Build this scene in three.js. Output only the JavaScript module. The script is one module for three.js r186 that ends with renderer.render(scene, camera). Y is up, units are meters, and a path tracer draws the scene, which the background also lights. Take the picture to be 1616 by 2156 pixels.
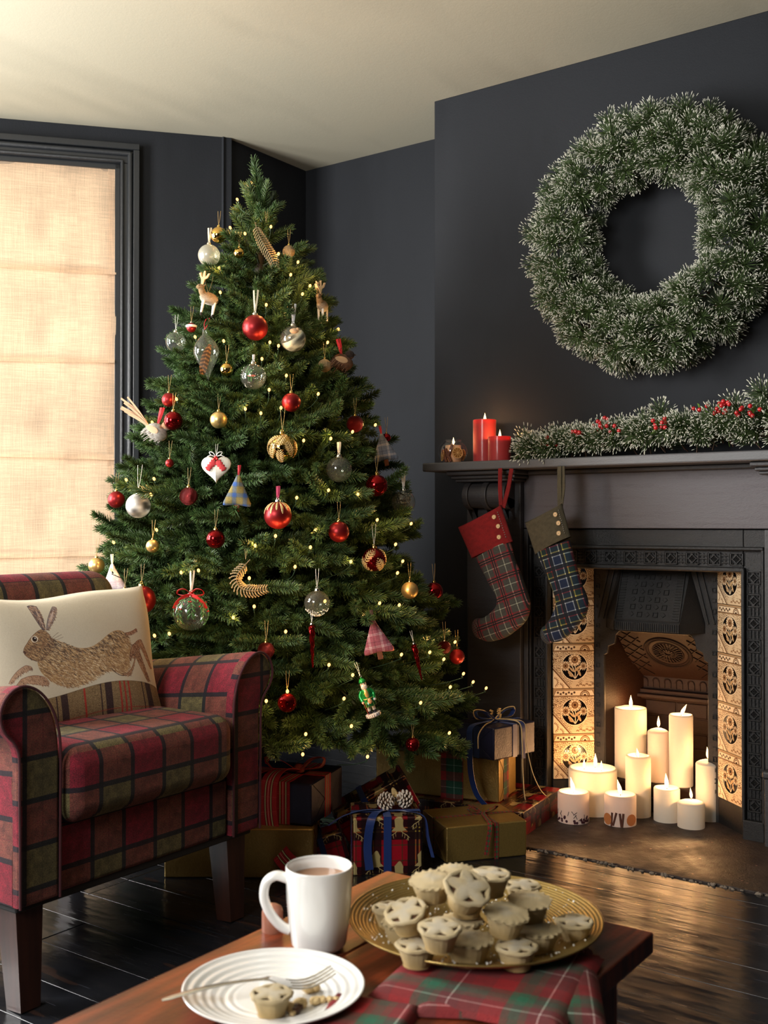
import * as THREE from 'three';
import { mergeGeometries } from 'three/addons/utils/BufferGeometryUtils.js';
import { RoundedBoxGeometry } from 'three/addons/geometries/RoundedBoxGeometry.js';
import { RectAreaLightUniformsLib } from 'three/addons/lights/RectAreaLightUniformsLib.js';

// ---------- camera, sky, daylight, exposure ----------
const scene = new THREE.Scene();
const camera = new THREE.PerspectiveCamera(51.25, 1616 / 2156, 0.05, 60);
camera.position.set(2.125, 0.95, 3.295);
camera.lookAt(2.125 - 0.581, 0.95 + 0.01024, 3.295 - 0.814);
camera.focus = 3.0; camera.userData.fStop = 8;
RectAreaLightUniformsLib.init();
const DAY = new THREE.Color(1, 0.985, 0.96);
scene.background = new THREE.Color(1.0, 0.97, 0.9).multiplyScalar(2.0);     // a bright overcast sky
const renderer = new THREE.WebGLRenderer();
renderer.toneMapping = THREE.LinearToneMapping;
renderer.toneMappingExposure = 1.0;
renderer.shadowMap.enabled = true;
// daylight that enters through the bay's two unshaded windows: one lamp the size of each opening, just outside its bars
function windowLight(x, y, z, tx, ty, tz, w, h, power) {
  const l = new THREE.RectAreaLight(DAY, power, w, h);
  l.name = 'window_daylight'; l.position.set(x, y, z); l.lookAt(tx, ty, tz); scene.add(l);
}
windowLight(-1.85, 1.55, 1.75, 0, 1.55, 1.75, 0.85, 1.6, 9);
windowLight(-1.387, 1.55, 2.87, -1.387 + 0.757, 1.55, 2.87 - 0.652, 0.9, 1.6, 46);
windowLight(0.7, 1.8, 4.76, 0.95, 0.5, 2.0, 1.25, 1.0, 24);

// ---------- helpers ----------
const V = (x, y, z) => new THREE.Vector3(x, y, z), PI = Math.PI, R = d => d * PI / 180;
function rng(s) { return () => { s = (s + 0x6d2b79f5) | 0; let t = Math.imul(s ^ (s >>> 15), 1 | s); t = (t + Math.imul(t ^ (t >>> 7), 61 | t)) ^ t; return ((t ^ (t >>> 14)) >>> 0) / 4294967296; }; }
const used = {};
function numbered(name) { const n = used[name] = (used[name] ?? -1) + 1; return n ? name + '_' + String(n).padStart(3, '0') : name; }
function fix(g) {
  const n = g.attributes.position.count;
  if (!g.index) { const a = new Uint32Array(n); for (let i = 0; i < n; i++) a[i] = i; g.setIndex(new THREE.BufferAttribute(a, 1)); }
  if (!g.attributes.uv) g.setAttribute('uv', new THREE.BufferAttribute(new Float32Array(n * 2), 2));
  if (!g.attributes.normal) g.computeVertexNormals();
  g.clearGroups(); return g;
}
const mg = list => { list = list.flat(9).map(fix); return list.length > 1 ? mergeGeometries(list) : list[0]; };
const T = (g, x = 0, y = 0, z = 0, rx = 0, ry = 0, rz = 0, s = 1) => {
  g.applyMatrix4(new THREE.Matrix4().compose(V(x, y, z), new THREE.Quaternion().setFromEuler(new THREE.Euler(rx, ry, rz)), Array.isArray(s) ? V(...s) : V(s, s, s))); return g;
};
// uv in metres by the face's main direction
function boxUV(g, ox = 0, oy = 0) {
  if (g.index) g = g.toNonIndexed();
  const p = g.attributes.position, n = p.count, uv = new Float32Array(n * 2), a = V(), b = V(), c = V(), m = V();
  for (let i = 0; i < n; i += 3) {
    a.fromBufferAttribute(p, i); b.fromBufferAttribute(p, i + 1); c.fromBufferAttribute(p, i + 2);
    m.copy(b).sub(a).cross(c.sub(a)); const X = Math.abs(m.x), Y = Math.abs(m.y), Z = Math.abs(m.z);
    for (let k = 0; k < 3; k++) {
      a.fromBufferAttribute(p, i + k);
      const q = X >= Y && X >= Z ? [a.z, a.y] : Y >= Z ? [a.x, a.z] : [a.x, a.y];
      uv[(i + k) * 2] = q[0] + ox; uv[(i + k) * 2 + 1] = q[1] + oy;
    }
  }
  g.setAttribute('uv', new THREE.BufferAttribute(uv, 2)); return g;
}
// box by its two corners, with softened edges
function bx(x0, y0, z0, x1, y1, z1, r = 0.003, seg = 1) {
  const w = x1 - x0, h = y1 - y0, d = z1 - z0; r = Math.min(r, w * 0.45, h * 0.45, d * 0.45);
  const g = r > 0 ? new RoundedBoxGeometry(w, h, d, seg, r) : new THREE.BoxGeometry(w, h, d);
  return T(boxUV(g), (x0 + x1) / 2, (y0 + y1) / 2, (z0 + z1) / 2);
}
const lathe = (pts, seg = 32) => new THREE.LatheGeometry(pts.map(p => new THREE.Vector2(p[0], p[1])), seg);
const curve = (pts, closed = false) => new THREE.CatmullRomCurve3(pts.map(p => V(...p)), closed, 'centripetal');
const tube = (pts, r, seg = 0, rs = 6, closed = false) => new THREE.TubeGeometry(curve(pts, closed), seg || pts.length * 6, r, rs, closed);
const ball = (r, x = 0, y = 0, z = 0, a = 24, b = 16) => T(new THREE.SphereGeometry(r, a, b), x, y, z);
const shapeOf = pts => new THREE.Shape(pts.map(p => new THREE.Vector2(p[0], p[1])));
function extr(pts, depth, bevel = 0.002, seg = 1) {
  return new THREE.ExtrudeGeometry(pts instanceof THREE.Shape ? pts : shapeOf(pts), { depth: depth - 2 * bevel, bevelEnabled: bevel > 0, bevelSize: bevel, bevelThickness: bevel, bevelOffset: -bevel, bevelSegments: seg, curveSegments: 12 }).translate(0, 0, bevel);
}
// grid surface: f(u, v) -> [x, y, z]
function surf(f, nu, nv, uvs = [1, 1], closeU = false) {
  const p = [], uv = [], ix = [];
  for (let j = 0; j <= nv; j++) for (let i = 0; i <= nu; i++) { p.push(...f(i / nu, j / nv)); uv.push(i / nu * uvs[0], j / nv * uvs[1]); }
  for (let j = 0; j < nv; j++) for (let i = 0; i < nu; i++) { const a = j * (nu + 1) + i, b = a + 1, c = a + nu + 1, d = c + 1; ix.push(a, b, d, a, d, c); }
  const g = new THREE.BufferGeometry();
  g.setAttribute('position', new THREE.Float32BufferAttribute(p, 3)); g.setAttribute('uv', new THREE.Float32BufferAttribute(uv, 2)); g.setIndex(ix); g.computeVertexNormals();
  if (closeU) { const n = g.attributes.normal; for (let j = 0; j <= nv; j++) { const a = j * (nu + 1), b = a + nu; const v = V(n.getX(a) + n.getX(b), n.getY(a) + n.getY(b), n.getZ(a) + n.getZ(b)).normalize(); n.setXYZ(a, v.x, v.y, v.z); n.setXYZ(b, v.x, v.y, v.z); } }
  return g;
}
// a ribbon of width w with a little thickness along points; side = direction of its width
function ribbon(pts, w, side, th = 0.0012, seg = 0, uvLen = 1) {
  const c = curve(pts), n = seg || pts.length * 6, P = [], S = [], N = [], s0 = side ? V(...side).normalize() : null;
  for (let i = 0; i <= n; i++) {
    const t = c.getTangentAt(i / n), s = (s0 ? s0.clone() : V(0, 1, 0).cross(t)).addScaledVector(t, -(s0 ? s0.dot(t) : 0)).normalize();
    P.push(c.getPointAt(i / n)); S.push(s); N.push(t.clone().cross(s).normalize());
  }
  const L = c.getLength(), prof = [[-.5, -.5], [.5, -.5], [.5, .5], [-.5, .5]], p = [], uv = [], ix = [];
  for (let k = 0; k < 4; k++) {
    const a = prof[k], b = prof[(k + 1) % 4], base = p.length / 3;
    for (let i = 0; i <= n; i++) for (const q of [a, b]) { const v = P[i].clone().addScaledVector(S[i], q[0] * w).addScaledVector(N[i], q[1] * th); p.push(v.x, v.y, v.z); uv.push((q[0] + .5) * w, i / n * L * uvLen); }
    for (let i = 0; i < n; i++) { const o = base + i * 2; ix.push(o, o + 1, o + 3, o, o + 3, o + 2); }
  }
  const g = new THREE.BufferGeometry(); g.setAttribute('position', new THREE.Float32BufferAttribute(p, 3)); g.setAttribute('uv', new THREE.Float32BufferAttribute(uv, 2)); g.setIndex(ix); g.computeVertexNormals(); return g;
}
// loft of ellipses along a spine: rows [x, y, z, halfWidth, halfDepth], widths lie across the spine in the xy plane
function loft(rows, nr = 20, ns = 40, pw = 2.4) {
  const c = curve(rows.map(r => r.slice(0, 3))), at = (k, t) => { const f = t * (rows.length - 1), i = Math.min(rows.length - 2, Math.floor(f)), u = f - i, s = u * u * (3 - 2 * u); return rows[i][k] * (1 - s) + rows[i + 1][k] * s; };
  const g = surf((u, v) => {
    const p = c.getPoint(v), t = c.getTangent(v), n = V(t.y, -t.x, 0).normalize(), a = u * 2 * PI, C = Math.cos(a), S = Math.sin(a);
    const q = x => Math.sign(x) * Math.pow(Math.abs(x), 2 / pw);
    return [p.x + n.x * at(3, v) * q(C), p.y + n.y * at(3, v) * q(C), p.z + at(4, v) * q(S)];
  }, nr, ns, [1, 1], true);
  const P = g.attributes.position, uv = g.attributes.uv; for (let i = 0; i < P.count; i++) uv.setXY(i, P.getX(i), P.getY(i));
  return g;
}
// a stuffed shape from a star-shaped outline (around its middle), thickness t
function puff(pts, t, n = 96, rings = 10, cx = 0, cy = 0) {
  const o = []; let L = 0; const seg = pts.map((p, i) => { const q = pts[(i + 1) % pts.length], l = Math.hypot(q[0] - p[0], q[1] - p[1]); L += l; return l; });
  for (let i = 0; i < n; i++) { let d = i / n * L, k = 0; while (d > seg[k]) { d -= seg[k]; k++; } const a = pts[k], b = pts[(k + 1) % pts.length], u = d / seg[k]; o.push([a[0] + (b[0] - a[0]) * u, a[1] + (b[1] - a[1]) * u]); }
  const side = s => { const g = surf((u, v) => { const q = o[Math.round(u * n) % n], k = Math.sin(v * PI / 2); return [cx + (q[0] - cx) * k, cy + (q[1] - cy) * k, s * t / 2 * Math.pow(Math.cos(v * PI / 2), 0.8)]; }, n, rings); if (s < 0) { const ix = g.index.array; for (let i = 0; i < ix.length; i += 3) { const a = ix[i]; ix[i] = ix[i + 1]; ix[i + 1] = a; } g.computeVertexNormals(); } return g; };
  const g = mg([side(-1), side(1)]), P = g.attributes.position, uv = g.attributes.uv; for (let i = 0; i < P.count; i++) uv.setXY(i, P.getX(i), P.getY(i));
  return g;
}
// vertex colours by a function of position
function tint(g, f) { const p = g.attributes.position, c = new Float32Array(p.count * 3); for (let i = 0; i < p.count; i++) { const k = f(p.getX(i), p.getY(i), p.getZ(i)); c[i * 3] = k[0]; c[i * 3 + 1] = k[1]; c[i * 3 + 2] = k[2]; } g.setAttribute('color', new THREE.BufferAttribute(c, 3)); return g; }
// ---------- things and parts ----------
function part(parent, name, geo, m, opt = {}) {
  const o = new THREE.Mesh(Array.isArray(geo) ? mg(geo) : geo, m); o.name = name; o.castShadow = o.receiveShadow = true;
  if (opt.label) o.userData.label = opt.label; if (opt.kind) o.userData.kind = opt.kind;
  if (opt.at) o.position.set(...opt.at); if (opt.rot) o.rotation.set(...opt.rot);
  parent.add(o); return o;
}
function tag(o, label, category, group) { o.userData.label = label; o.userData.category = category; if (group) o.userData.group = group; return o; }
function thing(name, label, category, pos = [0, 0, 0], rot = [0, 0, 0], group) {
  const o = new THREE.Group(); o.name = numbered(name); o.position.set(...pos); o.rotation.set(...rot); scene.add(o); return tag(o, label, category, group);
}
function copyOf(src, label, pos, rot, group) { const o = src.clone(); o.name = numbered(src.name.replace(/_\d{3}$/, '')); o.position.set(...pos); o.rotation.set(...(rot ?? [0, 0, 0])); o.userData = { ...src.userData, label }; if (group) o.userData.group = group; scene.add(o); return o; }
function struct(name, geo, m, parent) { const o = part(parent ?? scene, name, geo, m); if (!parent) o.userData.kind = 'structure'; return o; }
// ---------- textures ----------
const lerp = (a, b, t) => a + (b - a) * t, clamp = (x, a = 0, b = 1) => Math.min(b, Math.max(a, x));
function hash(x, y, s = 0) { let h = Math.imul(x | 0, 374761393) + Math.imul(y | 0, 668265263) + Math.imul(s | 0, 1274126177); h = Math.imul(h ^ (h >>> 13), 1274126177); return ((h ^ (h >>> 16)) >>> 0) / 4294967296; }
// periodic value noise, px periods across
function vnoise(u, v, px, py, s) {
  const x = u * px, y = v * py, i = Math.floor(x), j = Math.floor(y); let a = x - i, b = y - j; a = a * a * (3 - 2 * a); b = b * b * (3 - 2 * b);
  const h = (m, n) => hash(((m % px) + px) % px, ((n % py) + py) % py, s);
  return lerp(lerp(h(i, j), h(i + 1, j), a), lerp(h(i, j + 1), h(i + 1, j + 1), a), b);
}
function tex(w, h, f, o = {}) {
  const d = new Uint8Array(w * h * 4);
  for (let y = 0; y < h; y++) for (let x = 0; x < w; x++) { const c = f((x + .5) / w, (y + .5) / h, x, y), i = (y * w + x) * 4; if (typeof c === 'number') d[i] = d[i + 1] = d[i + 2] = clamp(c, 0, 1) * 255; else { d[i] = clamp(c[0], 0, 255); d[i + 1] = clamp(c[1], 0, 255); d[i + 2] = clamp(c[2], 0, 255); } d[i + 3] = 255; }
  const t = new THREE.DataTexture(d, w, h); return setup(t, o);
}
function setup(t, o) {
  t.wrapS = t.wrapT = o.clamp ? THREE.ClampToEdgeWrapping : THREE.RepeatWrapping; t.magFilter = THREE.LinearFilter; t.minFilter = THREE.LinearMipmapLinearFilter; t.generateMipmaps = true;
  if (o.srgb) t.colorSpace = THREE.SRGBColorSpace;
  if (o.size) t.repeat.set(1 / o.size[0], 1 / o.size[1]);
  if (o.rot) t.rotation = o.rot; if (o.offset) t.offset.set(...o.offset);
  t.needsUpdate = true; return t;
}
function paint(w, h, draw, o = {}) { const c = document.createElement('canvas'); c.width = w; c.height = h; draw(c.getContext('2d'), w, h); return setup(new THREE.CanvasTexture(c), { srgb: true, ...o }); }
function again(t, o) { const c = t.clone(); c.needsUpdate = true; if (o.size) c.repeat.set(1 / o.size[0], 1 / o.size[1]); if (o.rot !== undefined) c.rotation = o.rot; if (o.offset) c.offset.set(...o.offset); return c; }
const hex = s => { const n = parseInt(s.slice(1), 16); return [n >> 16, (n >> 8) & 255, n & 255]; };
// cloth woven from coloured stripes: [share of the repeat, colour] both ways
function weave(px, sx, sy, size, o = {}) {
  const line = (st) => { const tot = st.reduce((a, q) => a + q[0], 0), out = []; for (let i = 0; i < px; i++) { let d = (i + .5) / px * tot, k = 0; while (d > st[k][0]) { d -= st[k][0]; k++; } out.push(hex(st[k][1])); } return out; };
  const X = line(sx), Y = line(sy ?? sx), tw = o.twill ?? 4, nz = o.noise ?? 0.25, warp = o.warp ?? 0.5;
  return tex(px, px, (u, v, x, y) => {
    const a = X[x], b = Y[y], dk = q => q[0] + q[1] + q[2] < 75, t = dk(a) ? 0.85 : dk(b) ? 0.15 : ((x + y) % tw) / tw < warp ? 0.8 : 0.2, n = 1 + (hash(x >> (o.grain ?? 0), y >> (o.grain ?? 0), 7) - .5) * 2 * nz + (vnoise(u, v, 16, 16, 3) - .5) * (o.blotch ?? 0.15), f = o.fleck && hash(x >> 1, y, 9) > .93 ? o.fleck : 0;
    return [0, 1, 2].map(k => lerp(b[k], a[k], t) * n + f);
  }, { srgb: true, size, rot: o.rot, offset: o.offset });
}
const M = (c, rough = 0.6, o = {}) => new THREE.MeshPhysicalMaterial({ color: Array.isArray(c) ? new THREE.Color().setRGB(...c) : c, roughness: rough, ...o });
const grainBump = tex(256, 256, (u, v, x, y) => 0.5 * hash(x, y, 1) + 0.3 * vnoise(u, v, 64, 64, 2) + 0.2 * vnoise(u, v, 16, 16, 3), { size: [0.25, 0.25] });
const clothBump = tex(256, 256, (u, v, x, y) => 0.4 * hash(x, y, 1) + 0.4 * (((x + y) % 8) / 8) + 0.2 * vnoise(u, v, 32, 32, 2), { size: [0.12, 0.12] });
// ---------- the room ----------
const paintMap = tex(256, 256, (u, v) => { const n = 0.93 + 0.09 * vnoise(u, v, 6, 6, 1) + 0.05 * vnoise(u, v, 40, 12, 2); return [255 * n, 255 * n, 255 * n]; }, { srgb: true, size: [1.3, 1.3] });
const wallM = M([0.0165, 0.0183, 0.0220], 0.7, { specularIntensity: 0.3, map: paintMap, bumpMap: grainBump, bumpScale: 0.0006 });
const trimM = M([0.017, 0.019, 0.022], 0.3, { bumpMap: again(grainBump, { size: [0.4, 0.4] }), bumpScale: 0.0004 });
const ceilM = M([0.48, 0.447, 0.34], 0.9, { map: again(paintMap, { size: [2.5, 2.5] }), bumpMap: again(grainBump, { size: [0.6, 0.6] }), bumpScale: 0.0003 });
const CH = 2.503, TH = 0.12;
// floor: painted boards, each a plank of its own on a sub-floor
const scratchR = tex(1024, 512, (u, v, x, y) => 0.13 + 0.16 * vnoise(u, v, 5, 9, 1) * vnoise(u, v, 23, 40, 2) + 0.1 * vnoise(u, v, 60, 90, 4) * vnoise(u, v, 8, 8, 5) + (hash(x >> 4, y, 3) > 0.994 ? 0.2 : 0), { size: [1.9, 0.83] });
const floorB = tex(512, 512, (u, v, x, y) => 0.6 * vnoise(u, v, 7, 26, 1) + 0.3 * vnoise(u, v, 21, 80, 2) + 0.1 * vnoise(u, v, 100, 200, 3), { size: [1.4, 1.05] });
const floorC = tex(512, 512, (u, v, x, y) => { const w = vnoise(u, v, 9, 50, 1) * vnoise(u, v, 30, 60, 8) > 0.62 ? 1 : 0, n = 0.85 + 0.3 * vnoise(u, v, 20, 60, 2) + (hash(x >> 3, y, 5) > 0.997 ? 1.3 : 0); return w ? [52, 38, 34] : [27 * n, 28 * n, 32 * n]; }, { srgb: true, size: [2.2, 0.97] });
const floorM = M(0xffffff, 1, { map: floorC, roughnessMap: scratchR, bumpMap: floorB, bumpScale: 0.0014 });
const subM = M([0.006, 0.006, 0.006], 0.8);
const floor = struct('floor', bx(-2.1, -0.08, -0.5, 3.5, -0.024, 4.8, 0), subM);
{
  const rnd = rng(5);
  for (let k = -16; k <= 23; k++) {
    const z0 = 1.501 + k * 0.1315 + 0.0006, z1 = z0 + 0.1315 - 0.0012, cut = 0.6 + rnd() * 0.6;
    let spans = [[-2.05, k === 4 ? 0.02 : -0.4 + rnd() * 1.1], [0, 3.45]]; spans[1][0] = spans[0][1] + 0.002;
    if (z0 < 0.51) spans = z1 > 0.51 ? [[-2.05, 0.098], [1.524, 3.45]] : [[-2.05, 0.098], [1.524, 3.45]];
    for (const [a, b] of spans) {
      const g = bx(a, -0.022, z0, b, 0, z1, 0.0012, 2); const uv = g.attributes.uv, ou = rnd() * 3, ov = rnd() * 2; for (let i = 0; i < uv.count; i++) uv.setXY(i, uv.getX(i) + ou, uv.getY(i) + ov);
      const o = part(floor, 'plank', g, floorM); o.rotation.x = (rnd() - .5) * 0.0006; o.position.y = -rnd() * 0.0006;
    }
    if (z0 < 0.51 && z1 > 0.51) part(floor, 'plank', bx(0.1, -0.022, 0.514, 1.522, 0, z1, 0.0012, 2), floorM);
  }
}
// hearth stone, flush with the boards, with a ragged front edge
const stoneC = tex(512, 512, (u, v, x, y) => { const n = 0.7 + 0.5 * vnoise(u, v, 6, 6, 1) + 0.35 * (vnoise(u, v, 24, 24, 2) - .5) + 0.25 * (hash(x, y, 3) - .5) + (hash(x >> 1, y >> 1, 4) > 0.9975 ? 2.2 : 0); return [44 * n, 33 * n, 29 * n]; }, { srgb: true, size: [1.45, 1.45] });
const hearthM = M(0xffffff, 1, { map: stoneC, roughnessMap: tex(256, 256, (u, v) => 0.36 + 0.3 * vnoise(u, v, 12, 12, 1) + 0.2 * vnoise(u, v, 50, 50, 2), { size: [1, 1] }), bumpMap: again(grainBump, { size: [0.5, 0.5] }), bumpScale: 0.0016 });
{
  const rnd = rng(8), e = [[1.522, -0.33], [0.1, -0.33]]; for (let i = 0; i <= 90; i++) e.push([0.1 + 1.422 * i / 90, 0.507 - rnd() * 0.006 - (rnd() > .93 ? 0.006 : 0)]);
  const h = struct('floor_hearth', T(boxUV(extr(e.map(p => [p[0], -p[1]]), 0.026, 0.002)), 0, 0.004, 0, PI / 2 * -1, 0, 0).translate(0, -0.026, 0), hearthM);
  const c = tint(mg(Array.from({ length: 150 }, () => { const s = 0.0015 + rnd() * 0.004; return T(new THREE.IcosahedronGeometry(s, 0), 0.12 + rnd() * 1.38, 0.0005, 0.508 + (rnd() - .5) * 0.008, rnd() * 3, rnd() * 3, 0, [1.6, .6, 1]); })), () => [.2, .16, .11]);
  part(h, 'mortar_crumbs', c, M([0.16, 0.13, 0.1], 0.9), { kind: 'stuff' });
}
struct('ceiling', bx(-2.1, CH, -0.6, 3.5, CH + 0.1, 4.8, 0), ceilM);
// chimney breast with the opening that holds the fire
{
  const s = shapeOf([[0, 0], [0.47, 0], [0.47, 0.85], [1.152, 0.85], [1.152, 0], [1.622, 0], [1.622, CH], [0, CH]]);
  struct('wall_chimney', [T(boxUV(extr(s, 0.45, 0.003)), 0, 0, -0.45), bx(0.47, 0, -0.47, 1.152, 0.85, -0.4, 0)], wallM);
}
struct('wall_alcove', bx(-1.0, 0, -0.45, 0, CH, -0.326, 0), wallM);
struct('wall_alcove_far', bx(1.622, 0, -0.45, 3.4, CH, -0.326, 0), wallM);
struct('wall_return', bx(-1.0, 0, -0.326, -0.883, CH, 0.19, 0), wallM);
struct('wall_right', bx(3.3, 0, -0.45, 3.42, CH, 4.7, 0), wallM);

struct('wall_near_return', bx(-1.0, 0, 3.3, -0.883, CH, 4.72, 0), wallM);
struct('baseboard_alcove', [bx(-0.88, 0, -0.326, 0, 0.16, -0.308, 0.004), bx(-0.88, 0.16, -0.326, 0, 0.178, -0.314, 0.005), bx(-0.883, 0, -0.31, -0.865, 0.16, 0.18, 0.004), bx(-0.883, 0.16, -0.31, -0.871, 0.178, 0.18, 0.005)], trimM);
struct('baseboard_chimney', bx(0, 0, 0, 0.19, 0.16, 0.018, 0.004), trimM);
// one side of the bay: wall along +x of its own frame, outside towards +z
function baySide(side, n, pos, turn, len, o0, o1, y0, y1, deep) {
  const g = new THREE.Group(); g.name = 'wall_' + side; g.position.set(...pos); g.rotation.y = turn; g.userData.kind = 'structure'; scene.add(g);
  part(g, 'wall_panel', [bx(-0.03, 0, 0, o0, CH, TH, 0), bx(o1, 0, 0, len + 0.03, CH, TH, 0), bx(o0, y1, 0, o1, CH, TH, 0), bx(o0, 0, 0, o1, y0, TH, 0)], wallM);
  const w = new THREE.Group(); w.name = 'window_' + n; w.position.set(...pos); w.rotation.y = turn; w.userData.kind = 'structure'; scene.add(w);
  // moulded architrave: a flat, a hollow, a bead and a raised back band
  const run = (x0, x1, z0, z1) => [bx(o0 - x1, y0 - 0.02, -z1, o0 - x0, y1 + x0, -z0, 0.003), bx(o1 + x0, y0 - 0.02, -z1, o1 + x1, y1 + x0, -z0, 0.003), bx(o0 - x1, y1 + x0, -z1, o1 + x1, y1 + x1, -z0, 0.003)];
  const bead = (x, z, r) => [T(new THREE.CylinderGeometry(r, r, y1 - y0 + x, 10), o0 - x, (y0 + y1 + x) / 2, -z), T(new THREE.CylinderGeometry(r, r, y1 - y0 + x, 10), o1 + x, (y0 + y1 + x) / 2, -z), T(new THREE.CylinderGeometry(r, r, o1 - o0 + 2 * x, 10), (o0 + o1) / 2, y1 + x, -z, 0, 0, PI / 2)];
  part(w, 'architrave', [run(0, 0.05, 0, 0.016), bead(0.008, 0.016, 0.007), bead(0.038, 0.018, 0.011), run(0.05, 0.074, 0, 0.034)], trimM);
  part(w, 'reveal', [bx(o0, y0, 0, o0 + 0.02, y1, TH, 0.002), bx(o1 - 0.02, y0, 0, o1, y1, TH, 0.002), bx(o0, y1 - 0.02, 0, o1, y1, TH, 0.002)], trimM);
  part(w, 'sill', bx(o0 - 0.09, y0 - 0.035, -0.05, o1 + 0.09, y0, TH, 0.006), trimM);
  const ym = (y0 + y1) / 2, f = 0.042, z0 = deep, z1 = deep + 0.035;
  for (const [a, b, dz] of [[y0, ym + 0.02, 0], [ym - 0.02, y1 - 0.02, 0.036]]) {
    part(w, 'sash', [bx(o0 + 0.02, a, z0 - dz, o0 + 0.02 + f, b, z1 - dz, 0.003), bx(o1 - 0.02 - f, a, z0 - dz, o1 - 0.02, b, z1 - dz, 0.003), bx(o0 + 0.02 + f, a, z0 - dz, o1 - 0.02 - f, a + f, z1 - dz, 0.003), bx(o0 + 0.02 + f, b - f, z0 - dz, o1 - 0.02 - f, b, z1 - dz, 0.003), bx((o0 + o1) / 2 - 0.011, a + f, z0 - dz + 0.006, (o0 + o1) / 2 + 0.011, b - f, z1 - dz - 0.006, 0.002)], trimM);
    part(w, 'pane', bx(o0 + 0.03, a + 0.01, z0 - dz + 0.016, o1 - 0.03, b - 0.01, z0 - dz + 0.019, 0), glassPane);
  }
  return w;
}
const glassPane = new THREE.MeshPhysicalMaterial({ color: 0xffffff, roughness: 0, transmission: 1, thickness: 0, ior: 1.45 });
const BT = Math.atan2(-0.757, -0.652);
baySide('bay_window', 1, [-0.887, 0, 0.183], BT, 1.35, 0.405, 1.25, 0.32, 2.362, 0.075);
baySide('bay_front', 2, [-1.767, 0, 1.205], -PI / 2, 1.095, 0.12, 0.975, 0.55, 2.36, 0.05);
baySide('front', 4, [-1.0, 0, 4.6], 0, 4.42, 1.05, 2.35, 0.7, 2.3, 0.05);
baySide('bay_near', 3, [-1.767, 0, 2.3], Math.atan2(-0.757, 0.652), 1.347, 0.2, 1.15, 0.55, 2.36, 0.05);
// roman blind drawn over the first window
const linenC = tex(512, 512, (u, v, x, y) => {
  const slub = 0.35 * vnoise(u, v, 8, 200, 1) + 0.35 * vnoise(u, v, 220, 7, 2) + 0.3 * hash(x, y >> 1, 3), b = vnoise(u, v, 5, 3, 6), n = 0.78 + 0.30 * slub + 0.14 * (b - .5);
  return [232 * n, 200 * n, 166 * n];
}, { srgb: true, size: [0.33, 0.37] });
const linenM = new THREE.MeshPhysicalMaterial({ color: 0xffffff, map: linenC, roughness: 1, transmission: 0.45, thickness: 0, bumpMap: clothBump, bumpScale: 0.0008 });
{
  const b = thing('roman_blind', 'pale linen roman blind glowing with daylight in the dark window frame', 'blind', [-0.887, 0, 0.183], [0, BT, 0]);
  const ys = [2.352, 1.94, 1.585, 1.21, 0.83, 0.36], rnd = rng(3);
  for (let k = 0; k < 5; k++) {
    const a = rnd() * 6, t = ys[k], h = t - ys[k + 1];
    part(b, 'fold', surf((u, v) => { const x = 1.235 - u * 0.812 + 0.003 * Math.sin(v * 5 + k * 2) * u, y = t - v * (h + 0.012) - 0.004 * Math.sin(u * 4 + a); return [x, y, 0.012 - 0.010 * Math.sin(v * PI * 0.9) - (v > 0.94 ? (v - 0.94) * 0.25 : 0) + 0.003 * Math.sin(u * 9 + a + v * 2)]; }, 40, 30, [0.82, h]), linenM);
    if (k < 4) part(b, 'batten', bx(0.46, ys[k + 1] + 0.004, 0.016, 1.23, ys[k + 1] + 0.016, 0.022, 0.001), M([0.35, 0.25, 0.17], 0.9));
  }
  part(b, 'head_rail', bx(0.43, 2.33, 0.012, 1.235, 2.36, 0.04, 0.003), M([0.3, 0.22, 0.15], 0.9));
  part(b, 'side_hem', surf((u, v) => [0.452 - u * 0.03, 2.352 - v * 1.9, 0.0095 + 0.002 * Math.sin(v * 30)], 3, 40, [0.03, 1.9]), linenM);
}
// ---------- fireplace: slate-painted surround ----------
const slateC = tex(512, 256, (u, v, x, y) => { const n = 0.86 + 0.2 * vnoise(u, v, 5, 60, 1) + 0.12 * vnoise(u, v, 30, 120, 2) + 0.1 * (hash(x, y, 3) - .5); return [255 * n, 250 * n, 252 * n]; }, { srgb: true, size: [1.1, 0.5] });
const slateM = M([0.078, 0.068, 0.074], 0.5, { map: slateC, bumpMap: again(grainBump, { size: [0.35, 0.12] }), bumpScale: 0.0008 });
const slateD = M([0.03, 0.029, 0.031], 0.45, { map: slateC, bumpMap: again(grainBump, { size: [0.35, 0.12] }), bumpScale: 0.0008 });
const ironM = M([0.013, 0.0125, 0.013], 0.42, { metalness: 0.2, bumpMap: again(grainBump, { size: [0.1, 0.1] }), bumpScale: 0.0012 });
const rustM = M([0.012, 0.0042, 0.0022], 0.5, { specularIntensity: 0.4, bumpMap: again(grainBump, { size: [0.12, 0.12] }), bumpScale: 0.001, map: again(paintMap, { size: [0.3, 0.3] }) });
const SH = 1.158;
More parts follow.
